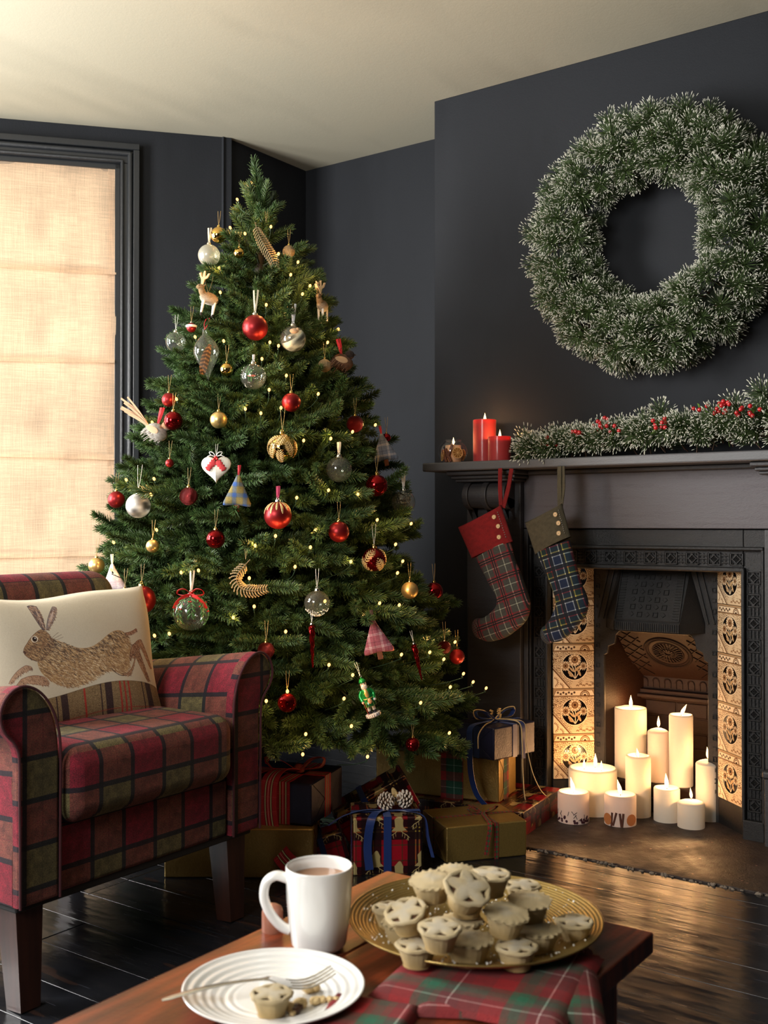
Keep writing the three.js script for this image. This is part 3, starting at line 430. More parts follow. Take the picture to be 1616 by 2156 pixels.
// ---------- needles ----------
// a twig set with needles: rows of three-sided needles, coloured from root to tip
function twig(o) {
  const rnd = rng(o.seed), p = [], nrm = [], col = [], ix = [], ax = V(), d = V(), s1 = V(), s2 = V(), c = V();
  const put = (v, n, k) => { p.push(v.x, v.y, v.z); nrm.push(n.x, n.y, n.z); col.push(...k); return p.length / 3 - 1; };
  const rod = (a, dir, len, rings) => {                                  // rings: [share, radius, colour]
    s1.set(dir.y, dir.z, dir.x).cross(dir).normalize(); s2.copy(dir).cross(s1).normalize(); let last;
    for (const [t, r, k] of rings) {
      c.copy(a).addScaledVector(dir, len * t); const now = [];
      if (r < 1e-5) now.push(put(c, dir, k)); else for (let i = 0; i < 3; i++) { const q = i / 3 * 2 * PI, n = s1.clone().multiplyScalar(Math.cos(q)).addScaledVector(s2, Math.sin(q)); now.push(put(c.clone().addScaledVector(n, r), n, k)); }
      if (last) for (let i = 0; i < 3; i++) { const a0 = last[i], a1 = last[(i + 1) % 3]; if (now.length === 1) ix.push(a0, a1, now[0]); else { const b0 = now[i], b1 = now[(i + 1) % 3]; ix.push(a0, a1, b1, a0, b1, b0); } }
      last = now;
    }
  };
  const L = o.length, at = t => V(0.012 * o.bend * Math.sin(t * 2), L * t, 0.02 * o.bend * t * t);
  for (let i = 0; i < 4; i++) { const a = at(i / 4), b = at((i + 1) / 4), e = b.clone().sub(a); rod(a, e.clone().normalize(), e.length(), [[0, o.stem * (1.1 - i * .2), o.bark], [1, o.stem * (1.1 - (i + 1) * .2), o.bark]]); }
  for (let i = 0; i < o.n; i++) {
    const t = o.t0 + (1 - o.t0) * Math.pow((i + rnd()) / o.n, o.pack ?? 1), a = at(t), q = i * 2.399963 + rnd() * 0.5, tipness = clamp((t - 0.8) / 0.2);
    const lean = R(lerp(o.lean, o.leanTip, tipness) + (rnd() - .5) * 16), len = o.needle * (0.82 + rnd() * 0.36) * lerp(1, 0.85, tipness);
    d.set(Math.cos(q) * Math.sin(lean), Math.cos(lean), Math.sin(q) * Math.sin(lean)).normalize();
    rod(a, d.clone(), len, o.rings(rnd));
  }
  const g = new THREE.BufferGeometry();
  g.setAttribute('position', new THREE.Float32BufferAttribute(p, 3)); g.setAttribute('normal', new THREE.Float32BufferAttribute(nrm, 3)); g.setAttribute('color', new THREE.Float32BufferAttribute(col, 3)); g.setIndex(ix); return g;
}
const UP = V(0, 1, 0), needleM = new THREE.MeshPhysicalMaterial({ vertexColors: true, roughness: 0.42 });
const pineM = new THREE.MeshPhysicalMaterial({ vertexColors: true, roughness: 0.6 });
const firTwig = (seed, L = 0.115) => twig({ seed, length: L, n: 190, t0: 0.0, bend: 0.5, stem: 0.002, bark: [0.03, 0.035, 0.012], lean: 54, leanTip: 24, needle: 0.0205, rings: r => { const k = 0.7 + r() * 0.6, g = [0.046 * k, 0.090 * k, 0.026 * k]; return [[0, 0.0011, g.map(x => x * .75)], [0.55, 0.0014, g], [1, 0.0004, g.map(x => x * 1.4)]]; } });
// pine tuft with frosted needle ends
const frosted = (seed, frost = 1) => twig({ seed, length: 0.075, n: 105, t0: 0.15, pack: 0.55, bend: 0.5, stem: 0.0022, bark: [0.07, 0.03, 0.012], lean: 62, leanTip: 30, needle: 0.05, rings: r => {
  const k = 0.8 + r() * 0.5, g = [0.040 * k, 0.072 * k, 0.015 * k], w = [0.66 * frost, 0.66 * frost, 0.56 * frost], bare = r() > 0.72;
  return bare ? [[0, 0.0007, g], [0.6, 0.0007, g], [1, 0, g]] : [[0, 0.0007, g], [0.76 + r() * .08, 0.0007, g], [0.86, 0.0013, w], [0.96, 0.0014, w], [1.0, 0, w]];
} });
// ---------- the tree ----------
const TX = -0.172, TZ = 0.76, TOP = 2.045;
const PROF = [[2.045, 0.0], [1.935, 0.07], [1.708, 0.2], [1.48, 0.295], [1.254, 0.375], [1.027, 0.465], [0.8, 0.545], [0.573, 0.64], [0.42, 0.70], [0.25, 0.66], [0.0, 0.55]];
function treeR(h) { for (let i = 0; i < PROF.length - 1; i++) if (h <= PROF[i][0] && h >= PROF[i + 1][0]) return lerp(PROF[i + 1][1], PROF[i][1], (h - PROF[i + 1][0]) / (PROF[i][0] - PROF[i + 1][0])); return 0; }
const ORN = [];   // what hangs on the tree: [x, y, z, radius], filled below before the foliage is set
function buildTree() {
  const t = thing('christmas_tree', 'full green artificial fir Christmas tree standing in the corner beside the bay', 'christmas tree', [TX, 0, TZ]), rnd = rng(77);
  part(t, 'trunk', T(new THREE.CylinderGeometry(0.014, 0.026, 1.9, 10), 0, 1.02, 0), M([0.03, 0.022, 0.012], 0.8));
  part(t, 'stand', [T(new THREE.CylinderGeometry(0.03, 0.03, 0.2, 12), 0, 0.12, 0), ...[0, 1, 2, 3].map(i => T(T(bx(0, 0, -0.012, 0.3, 0.02, 0.012, 0.004), 0, 0.0, 0, 0, 0, -0.06), 0, 0.021, 0, 0, i * PI / 2 + .4, 0))], M([0.015, 0.03, 0.015], 0.5));
  const spots = [], limbs = [];
  const bayD = (x, z) => 0.757 * (x + 0.887) + 0.652 * (z - 0.183);
  const ok = p => { const x = p.x + TX, z = p.z + TZ; if (x < -0.84 || z < -0.28 || bayD(x, z) < 0.06 || p.y < (Math.hypot(p.x, p.z) > .12 ? 0.27 : .2)) return false; if (x < 0.42 && z > 1.30 && p.y < 0.88 && x > -0.42) return false; if (x < 0.47 && z > 1.345 && p.y < 0.66) return false; if (x > 0.06 && z < 0.09) return false; if (x > 0.02 && z < 0.26 && p.y > 1.05 && p.y < 1.25) return false; return true; };
  const q = new THREE.Quaternion(), qt = new THREE.Quaternion();
  const sprig = (p, dir, len) => {
    const tip = p.clone().addScaledVector(dir, len); if (!ok(p) || !ok(tip)) return;
    for (const o of ORN) {
      const ox = o[0] - TX, oz = o[2] - TZ, ol = Math.hypot(ox, oz) || 1;
      for (const k of [0.25, 0.6, 1]) { const x = lerp(p.x, tip.x, k) - ox, y = lerp(p.y, tip.y, k) - o[1], z = lerp(p.z, tip.z, k) - oz, out = (x * ox + z * oz) / ol, off = Math.sqrt(Math.max(0, x * x + z * z - out * out) + y * y); if (out > -o[3] * 0.9 && off < o[3] * (o[4] ?? 0.95) + 0.012) return; }
    }
    spots.push([p, dir, len]);
  };
  for (let h = 0.42; h < 1.93; h += 0.068) {
    const r0 = treeR(h), n = Math.max(5, Math.round(r0 * 2 * PI / 0.14)), ph = rnd() * 7;
    for (let i = 0; i < n; i++) {
      const a = ph + (i + (rnd() - .5) * .5) / n * 2 * PI, rr = r0 * (0.84 + rnd() * 0.2), droop = h < 0.6 ? -0.1 - (0.6 - h) * 0.7 : lerp(-0.1, 0.28, clamp((h - 0.6) / 1.2)), el = droop + (rnd() - .5) * 0.3;
      const out = V(Math.cos(a), 0, Math.sin(a)), side = V(-out.z, 0, out.x), len = Math.max(0.05, rr - 0.02);
      const at = s => V(0, h - Math.sin(el) * len * 0.35, 0).addScaledVector(out, s * Math.cos(el * .5)).add(V(0, Math.sin(el) * s * (0.4 + 0.6 * s / len), 0));
      const dirAt = V(out.x, Math.tan(el) * .9, out.z).normalize();
      limbs.push([at(0.02), at(len * .5), at(len - 0.03)]);
      sprig(at(len - 0.12), dirAt, 0.14);
      for (let s = len - 0.055, k = 0; s > 0.05 && k < 7; s -= 0.058, k++) for (const w of [-1, 1]) {
        const d = dirAt.clone().multiplyScalar(0.72 - k * .02).addScaledVector(side, w * (0.62 + rnd() * 0.25)).add(V(0, (rnd() - .4) * 0.55, 0)).normalize();
        sprig(at(s - rnd() * 0.02), d, (0.105 + rnd() * 0.045) * (k > 4 ? .85 : 1));
      }
      if (len > 0.2) sprig(at(len * 0.72), dirAt.clone().multiplyScalar(.55).add(V(0, .75, 0)).normalize(), 0.1);
    }
  }
  // the leader: upright twigs round the top
  for (const [x, z, h, dx, dz, l] of [[0, 0, 1.955, -0.03, 0.02, 0.15], [0, 0, 1.90, -0.45, 0.1, 0.14], [0, 0, 1.9, 0.3, 0.1, 0.13], [0, 0, 1.89, -0.05, 0.3, 0.14], [0, 0, 1.88, 0.1, -0.4, 0.13], [0, 0, 1.85, -0.7, 0.3, 0.13], [0, 0, 1.84, 0.7, 0, 0.13], [0, 0, 1.84, 0.35, 0.6, 0.12], [0, 0, 1.82, -0.3, 0.7, 0.13], [0, 0, 1.8, 0.75, .45, 0.14], [0, 0, 1.80, -0.8, -.3, 0.14], [0, 0, 1.92, 0.12, .12, 0.12]]) sprig(V(x, h, z), V(dx, 1, dz).normalize(), l);
  const eye = V(camera.position.x - TX, 0, camera.position.z - TZ).normalize();
  const show = ([p, d, l]) => { const r = Math.hypot(p.x, p.z), f = r ? (p.x * eye.x + p.z * eye.z) / r : 1; return (r / (treeR(p.y) + 0.08)) * 1.4 + f * 0.9 + l * 2 + (p.y > 1.9 ? 1 : 0) + d.dot(eye) * .2; };
  spots.sort((a, b) => show(b) - show(a));
  const kinds = [firTwig(1), firTwig(2), firTwig(3), firTwig(4)];
  const pose = ([p, d, l], m) => { q.setFromUnitVectors(UP, d); qt.setFromAxisAngle(UP, rnd() * 7); q.multiply(qt); return m.compose(p, q, V(l / 0.115 * .95, l / 0.115, l / 0.115 * .95)); };
  const m = new THREE.Matrix4(); spots.slice(0, 300).forEach((s, i) => { const o = part(t, 'sprig', kinds[i % 4], needleM); pose(s, m); m.decompose(o.position, o.quaternion, o.scale); });
  const rest = spots.slice(300), inst = new THREE.InstancedMesh(kinds[0], needleM, rest.length), c = new THREE.Color();
  rest.forEach((s, i) => { inst.setMatrixAt(i, pose(s, m)); const k = 0.8 + rnd() * 0.4; inst.setColorAt(i, c.setRGB(k * (0.95 + rnd() * .15), k, k * .95)); });
  inst.name = 'foliage'; inst.userData.kind = 'stuff'; inst.castShadow = inst.receiveShadow = true; t.add(inst);
  part(t, 'limbs', limbs.map(l => new THREE.TubeGeometry(new THREE.CatmullRomCurve3(l), 4, 0.0035, 4)), M([0.02, 0.03, 0.012], 0.8), { kind: 'stuff' });
  return spots.length;
}
// ---------- wreath ----------
function tufts(parent, list, kinds, rnd) {
  const q = new THREE.Quaternion(), qt = new THREE.Quaternion();
  list.forEach(([p, d, s], i) => { const o = part(parent, 'pine_tuft', kinds[i % kinds.length], pineM); q.setFromUnitVectors(UP, d.normalize()); qt.setFromAxisAngle(UP, rnd() * 7); o.quaternion.copy(q.multiply(qt)); o.position.copy(p).addScaledVector(d, -0.035 * s); o.scale.setScalar(s); });
}
{
  const w = thing('wreath', 'large frosted pine wreath hanging on the chimney breast', 'wreath', [0.868, 1.838, 0.085]), rnd = rng(9), Rm = 0.287, rt = 0.08, list = [];
  part(w, 'ring', new THREE.TorusGeometry(Rm, 0.03, 10, 60), M([0.012, 0.02, 0.008], 0.95));
  for (let i = 0; i < 36; i++) for (let k = 0; k < 7; k++) {
    const a = (i + (k % 2) * .5 + (rnd() - .5) * .5) / 36 * 2 * PI, b = -0.8 + k / 6 * 3.6 + (rnd() - .5) * .3;       // b: 0 outward, pi/2 to the room, pi inward
    const er = V(Math.cos(a), Math.sin(a), 0), et = V(-Math.sin(a), Math.cos(a), 0), n = er.clone().multiplyScalar(Math.cos(b)).add(V(0, 0, Math.sin(b)));
    const rr = rt * (0.75 + rnd() * .3), p = er.clone().multiplyScalar(Rm).addScaledVector(n, rr); if (p.z < -0.05) continue;
    const d = n.clone().addScaledVector(et, (rnd() - .35) * 0.9).add(V((rnd() - .5) * .4, (rnd() - .5) * .4, (rnd() - .3) * .3)); if (b > 2.6) d.multiplyScalar(0.8);
    if (d.z < 0 && p.z < 0.01) d.z = 0.05;
    list.push([p, d.normalize(), (b > 2.2 ? 0.72 : b < 0 ? 0.85 : 0.95) + rnd() * 0.2]);
  }
  tufts(w, list.slice(0, 290), [frosted(31, .85), frosted(32, .85), frosted(33, .8)], rnd);
  part(w, 'hanging_wire', tube([[0, Rm, -0.02], [0, Rm + 0.03, -0.06], [0, Rm + 0.05, -0.084]], 0.0015, 8), M([0.02, 0.02, 0.02], 0.5));
}
// ---------- garland on the mantel shelf ----------
{
  const g = thing('garland', 'frosted pine garland with clusters of red berries along the mantel shelf', 'garland', [0, SH, 0.105]), rnd = rng(14), list = [], berryM = M([0.42, 0.008, 0.012], 0.25, { clearcoat: 0.5 }), berryG = new THREE.SphereGeometry(0.0068, 14, 10), leafG = puff([[0, 0], [.012, .006], [.03, 0], [.012, -.006]], 0.002, 16, 3);
  part(g, 'stem', tube([[0.47, 0.035, 0], [0.7, 0.04, 0.01], [0.9, 0.05, -0.01], [1.15, 0.05, 0.01], [1.5, 0.05, 0]], 0.009, 40), M([0.04, 0.025, 0.012], 0.9));
  const top = x => x < 0.62 ? 0.055 : x < 0.8 ? lerp(0.085, 0.1, (x - .62) / .18) : x < 1.0 ? lerp(0.1, 0.13, (x - .8) / .2) : lerp(0.14, 0.16, (x - 1) / .5);
  for (let x = 0.47; x < 1.5; x += 0.042) for (let k = 0; k < 4; k++) {
    const h = top(x), f = k / 3, y = 0.025 + (h - 0.03) * (0.15 + 0.85 * rnd() * (f * .6 + .4)), z = k % 2 ? 0.05 * (1 - f * .4) : -0.01 + 0.03 * (rnd() - .5), px = x + (rnd() - .5) * 0.03;
    const d = V(-0.25 + (rnd() - .6) * 0.9, 0.25 + rnd() * 0.7 - (k === 1 ? .65 : 0), (k % 2 ? 0.9 : 0.15) + (rnd() - .5) * .5); if (d.y < -0.2) d.y = -0.2; if (x < 0.53) d.x -= 0.6;
    list.push([V(px, Math.max(0.035, y), z), d.normalize(), 0.9 + rnd() * 0.28]);
  }
  tufts(g, list, [frosted(41, 1.05), frosted(42, 1.05), frosted(43, 1.0)], rnd);
  for (const [x, y, z, n] of [[0.55, 0.05, 0.05, 5], [0.665, 0.062, 0.07, 6], [0.73, 0.1, 0.05, 8], [0.775, 0.075, 0.075, 5], [0.935, 0.085, 0.085, 8], [1.115, 0.125, 0.075, 13], [1.05, 0.14, 0.05, 3], [1.2, 0.11, 0.085, 9]]) {
    const b = part(g, 'berry_sprig', [tube([[x, 0.02, 0.0], [x, y * .6, z * .6], [x, y, z]], 0.0012, 8), ...[0, 1, 2].map(i => T(leafG.clone(), x + (rnd() - .5) * .02, y - 0.004, z, rnd(), rnd() * 6, rnd() * 6))], M([0.09, 0.16, 0.02], 0.6));
    for (let i = 0; i < n; i++) { const a = rnd() * 7, e = rnd(); part(b, 'berry', berryG, berryM, { at: [x + Math.cos(a) * (0.008 + e * 0.028), y + (rnd() - .4) * 0.035, z + 0.012 + Math.sin(a) * 0.014 + rnd() * 0.008] }); }
  }
}
// ---------- ornaments on the tree ----------
const FACE = 0.62;                                    // flat ornaments hang turned to the middle of the room
const GOLD = [0.62, 0.40, 0.12];
const glitterB = tex(256, 256, (u, v, x, y) => hash(x >> 1, y >> 1, 4), { size: [0.14, 0.14] });
const glitterC = tex(256, 256, (u, v, x, y) => { const k = hash(x >> 1, y >> 1, 8), n = k > 0.93 ? 255 : 120 + 90 * k; return [n, n, n]; }, { srgb: true, size: [0.2, 0.2] });
const OM = {
  redMatte: M([0.24, 0.012, 0.014], 0.36, { metalness: 0.7 }),
  redShiny: M([0.26, 0.008, 0.010], 0.04, { metalness: 0.9 }),
  redGlitter: M([0.38, 0.012, 0.014], 0.3, { metalness: 0.7, bumpMap: glitterB, bumpScale: 0.004, map: glitterC }),
  goldShiny: M([0.78, 0.5, 0.14], 0.05, { metalness: 1 }),
  goldMatte: M([0.72, 0.5, 0.19], 0.33, { metalness: 0.85 }),
  goldGlitter: M([0.85, 0.62, 0.3], 0.5, { metalness: 0.15, bumpMap: glitterB, bumpScale: 0.003, map: glitterC }),
  goldRelief: M([0.62, 0.45, 0.2], 0.5, { metalness: 0.3, bumpMap: glitterB, bumpScale: 0.0016 }),
  silver: M([0.7, 0.66, 0.58], 0.2, { metalness: 1 }),
  glass: new THREE.MeshPhysicalMaterial({ color: new THREE.Color(0.86, 0.9, 0.84), roughness: 0.0, transmission: 0.975, thickness: 0, ior: 1.55, side: THREE.DoubleSide }),
  pearl: new THREE.MeshPhysicalMaterial({ color: new THREE.Color(0.9, 0.88, 0.74), roughness: 0.25, transmission: 0.8, thickness: 0, ior: 1.8 }),
  cordGold: M([0.3, 0.21, 0.07], 0.5), cordWhite: M([0.7, 0.68, 0.62], 0.8), ribbonRed: M([0.4, 0.01, 0.02], 0.5, { sheen: 0.5 }), ribbonCream: M([0.66, 0.58, 0.42], 0.6), ribbonGrey: M([0.5, 0.5, 0.5], 0.6), ribbonPink: M([0.5, 0.04, 0.11], 0.4),
  white: M([0.75, 0.74, 0.7], 0.85), felt: M([0.62, 0.42, 0.22], 0.95, { bumpMap: clothBump, bumpScale: 0.001 })
};
const frostMap = tex(256, 256, (u, v) => { const n = clamp(0.3 + 1.5 * (0.6 * vnoise(u, v, 5, 4, 1) + 0.4 * vnoise(u, v, 13, 11, 2) - 0.25)); return [255 * n, 255 * n, 250 * n]; }, { srgb: true });
OM.frost = new THREE.MeshPhysicalMaterial({ map: frostMap, roughness: 0.3, transmission: 0.45, thickness: 0, clearcoat: 1, clearcoatRoughness: 0.05 });
const SPH = new THREE.SphereGeometry(1, 40, 28), CAP = lathe([[0.0001, 0.16], [0.2, 0.16], [0.22, 0.13], [0.22, 0.0], [0.26, -0.05]], 20), RINGG = T(new THREE.TorusGeometry(0.09, 0.025, 6, 14), 0, 0.24, 0);
function hang(label, cat, p, r, group, name = 'bauble', face = 0) { ORN.push([p[0], p[1], p[2], r]); return thing(name, label, cat, p, [0, face, 0], group); }
function cord(o, y0, len, m, w = 0, spread = 0.1, dz = -0.35) {      // a hanging loop that leads up and back to a twig
  const a = [[0, y0, 0], [-len * spread * .6, y0 + len * .5, len * dz * .5], [-len * spread, y0 + len, len * dz]], b = [[0, y0, 0], [len * spread * .6, y0 + len * .55, len * dz * .5], [len * spread * .8, y0 + len * 1.02, len * dz]];
  part(o, w ? 'ribbon' : 'cord', w ? [ribbon(a, w, [1, 0, 0.2], 0.0008, 8), ribbon(b, w, [1, 0, -0.3], 0.0008, 8)] : [tube(a, 0.00055, 8, 4), tube(b, 0.00055, 8, 4)], m);
}
function bauble(label, p, r, m, { capM = OM.goldShiny, cordM = OM.cordGold, len = 0.05, w = 0, group } = {}) {
  const o = hang(label, 'bauble', p, r, group, 'bauble', FACE);
  const s = part(o, 'ball', SPH, m); s.scale.setScalar(r);
  const c = part(o, 'cap', CAP, capM, { at: [0, r * 0.985, 0] }); c.scale.setScalar(Math.max(r, 0.018) * 0.95);
  part(c, 'ring', RINGG, capM); cord(o, r * 1.2, len, cordM, w); return o;
}
for (const [l, p, r, o] of [
  ['large matte red bauble on a gold ribbon high on the tree', [0.001, 1.523, 0.970], 0.0376, { w: 0.005, cordM: OM.ribbonCream, capM: OM.silver, len: 0.07 }],
  ['matte red bauble half behind a twig, just above a dark shiny red one', [-0.218, 1.313, 1.104], 0.0210],
  ['matte red bauble hanging alone above the gold leaf-patterned one', [0.125, 1.297, 0.952], 0.0273],
  ['tiny pinkish red bauble nearly buried among twigs beside the white heart', [-0.134, 1.120, 1.179], 0.0122],
  ['matte red bauble against the linen blind, beside the frosted glass ball', [-0.358, 1.019, 1.181], 0.0253],
  ['matte red bauble half covered by a twig below a fairy light', [0.286, 0.925, 0.936], 0.0293],
  ['big matte red bauble behind the corner of the hare cushion', [-0.097, 0.741, 1.315], 0.0387],
  ['matte red bauble at the lower edge beside a glittery one', [0.427, 0.546, 0.536], 0.0230]]) bauble(l, p, r, OM.redMatte, { group: 'matte red baubles', ...o });
for (const [l, p, r, o] of [
  ['dark shiny red bauble beside the bird with the feather tail', [-0.169, 1.246, 1.132], 0.0276],
  ['large shiny dark red bauble under the blue-grey plaid tree', [0.270, 1.061, 0.733], 0.0324],
  ['shiny red bauble hanging in the middle of the tree, left of the gold-petalled one', [0.065, 0.906, 1.197], 0.0258],
  ['shiny dark red bauble at the tree edge next to a matte gold one', [0.341, 0.740, 0.531], 0.0278],
  ['shiny dark red bauble low on the tree above the tartan ribbon', [0.323, 0.487, 1.199], 0.0245],
  ['shiny dark red bauble in the shade under the lowest branches above the gold parcel', [0.491, 0.345, 0.871], 0.0195],
  ['small dark shiny bauble peeping out behind the blue-grey plaid tree', [0.150, 1.222, 0.515], 0.0146]]) bauble(l, p, r, OM.redShiny, { group: 'shiny red baubles', ...o });
for (const [l, p, r] of [
  ['glittery red bauble near the edge, above the blue-grey plaid tree', [0.199, 1.246, 0.746], 0.0256], ['glittery red bauble hanging below the white holly heart', [-0.038, 1.024, 1.198], 0.0251],
  ['glittery red bauble just above the chair arm', [0.250, 0.616, 1.199], 0.0224], ['small glittery red bauble touching a matte one at the lower edge', [0.439, 0.583, 0.626], 0.0196]]) bauble(l, p, r, OM.redGlitter, { group: 'glittery red baubles' });
for (const [l, p, r] of [
  ['shiny gold bauble topmost at the window side of the tree', [-0.251, 1.858, 0.864], 0.0255], ['tiny shiny gold bauble under the topmost pearly glass ball', [-0.119, 1.772, 0.911], 0.0159],
  ['small shiny gold bauble between the glass teardrop and a glass ball', [-0.037, 1.394, 1.049], 0.0192], ['small shiny gold bauble behind the cushion beside the big red one', [-0.165, 0.755, 1.315], 0.0150]]) bauble(l, p, r, OM.goldShiny, { group: 'shiny gold baubles' });
for (const [l, p, r] of [
  ['matte gold bauble on the window side, above the white heart', [-0.020, 1.243, 1.099], 0.0243], ['small matte gold bauble deep among the left-hand twigs', [-0.111, 0.886, 1.263], 0.0184],
  ['matte gold bauble against the blind just above the chair back', [-0.359, 0.826, 1.253], 0.0235], ['matte gold bauble above the pink plaid tree near the dark wall', [0.381, 0.754, 0.723], 0.0249]]) bauble(l, p, r, OM.goldMatte, { group: 'matte gold baubles' });
bauble('small glittery gold bauble half behind a twig near the top feather', [-0.024, 1.788, 0.790], 0.0191, OM.goldGlitter, { group: 'glittery gold baubles' });
bauble('small glittery gold bauble beside the brown bird', [0.134, 1.419, 0.810], 0.0198, OM.goldGlitter, { group: 'glittery gold baubles' });
// decorated baubles: relief laid on the ball
function onBall(r, a, b, g) { const n = V(Math.cos(b) * Math.sin(a), Math.sin(b), Math.cos(b) * Math.cos(a)); const m = new THREE.Matrix4().lookAt(n, V(), V(0, 1, 0)).setPosition(n.multiplyScalar(r)); return g.applyMatrix4(m); }
function bend(g, r) { const p = g.attributes.position; for (let i = 0; i < p.count; i++) { const x = p.getX(i), y = p.getY(i), d = Math.hypot(x, y); p.setZ(i, p.getZ(i) - (r - Math.sqrt(Math.max(0, r * r - d * d)))); } g.computeVertexNormals(); return g; }
const petal = (l, w) => puff(Array.from({ length: 20 }, (_, i) => { const a = i / 20 * 2 * PI; return [w / 2 * Math.sin(a) * (1 - .25 * Math.cos(a)), l / 2 * Math.cos(a)]; }), 0.003, 20, 4);
function fern(l, n, w) { const q = [T(bx(-.0008, -l / 2, 0, .0008, l / 2, .002, .0005), 0, 0, 0)]; for (let i = 0; i < n; i++) { const t = i / (n - 1), y = lerp(-l / 2, l / 2 * .9, t), k = w * Math.sin(PI * (0.15 + t * .8)); for (const s of [-1, 1]) q.push(T(petal(k, k * .28), s * k * .36, y + k * .3, 0.001, 0, 0, -s * 0.95)); } return mg(q); }
{
  let r = 0.0402, o = bauble('gold bauble with raised glittery fern leaves beside the fairy lights', [0.143, 1.162, 1.012], r, OM.goldShiny, { len: 0.075 });
  part(o, 'leaf_relief', [[0.65, -0.1, 0.5], [-0.75, -0.25, -0.5], [-0.1, -0.75, 0], [1.5, -0.1, .3], [-1.6, 0, 0], [0, 0.55, 2.6], [-.9, .6, 2.2]].map(([a, b, t]) => onBall(r, a, b, bend(T(fern(0.052, 9, 0.016), 0, 0, 0, 0, 0, t), r))), OM.goldRelief);
  r = 0.0379; o = bauble('matte red bauble crowned with gold glitter petals on a pink ribbon', [0.182, 0.971, 1.075], r, OM.redMatte, { capM: OM.silver, cordM: OM.ribbonPink, w: 0.006, len: 0.035 });
  part(o, 'petal_relief', Array.from({ length: 14 }, (_, i) => { const l = i % 2 ? 0.042 : 0.032; return onBall(r, i / 14 * 2 * PI, 0.78 - (l - .032) * 12, bend(petal(l, 0.0062), r)); }), OM.goldRelief);
  r = 0.0337; o = bauble('dark red bauble with gold glitter fern fronds', [0.340, 0.846, 0.843], r, OM.redShiny, { len: 0.06, cordM: OM.cordWhite });
  part(o, 'leaf_relief', [[-0.45, 0.35, -0.5], [0.75, -0.55, 0.6], [-1.1, -0.5, .4], [1.6, .3, .3]].map(([a, b, t]) => onBall(r, a, b, bend(T(fern(0.05, 8, 0.018), 0, 0, 0, 0, 0, t), r))), OM.goldRelief);
  // a small red and white striped ball, and glass ones
  r = 0.0145; o = bauble('tiny red and white banded bauble beside the glass teardrop', [-0.206, 1.537, 1.025], r, OM.redMatte, { capM: OM.silver });
  part(o, 'band', T(new THREE.TorusGeometry(r * .93, 0.004, 8, 30), 0, 0.004, 0, PI / 2), OM.white);
}
function glassBall(label, p, r, m = OM.glass, opt = {}) { return bauble(label, p, r, m, { group: 'glass baubles', capM: OM.silver, cordM: OM.cordWhite, ...opt }); }
const leafG = (l, w) => petal(l, w);
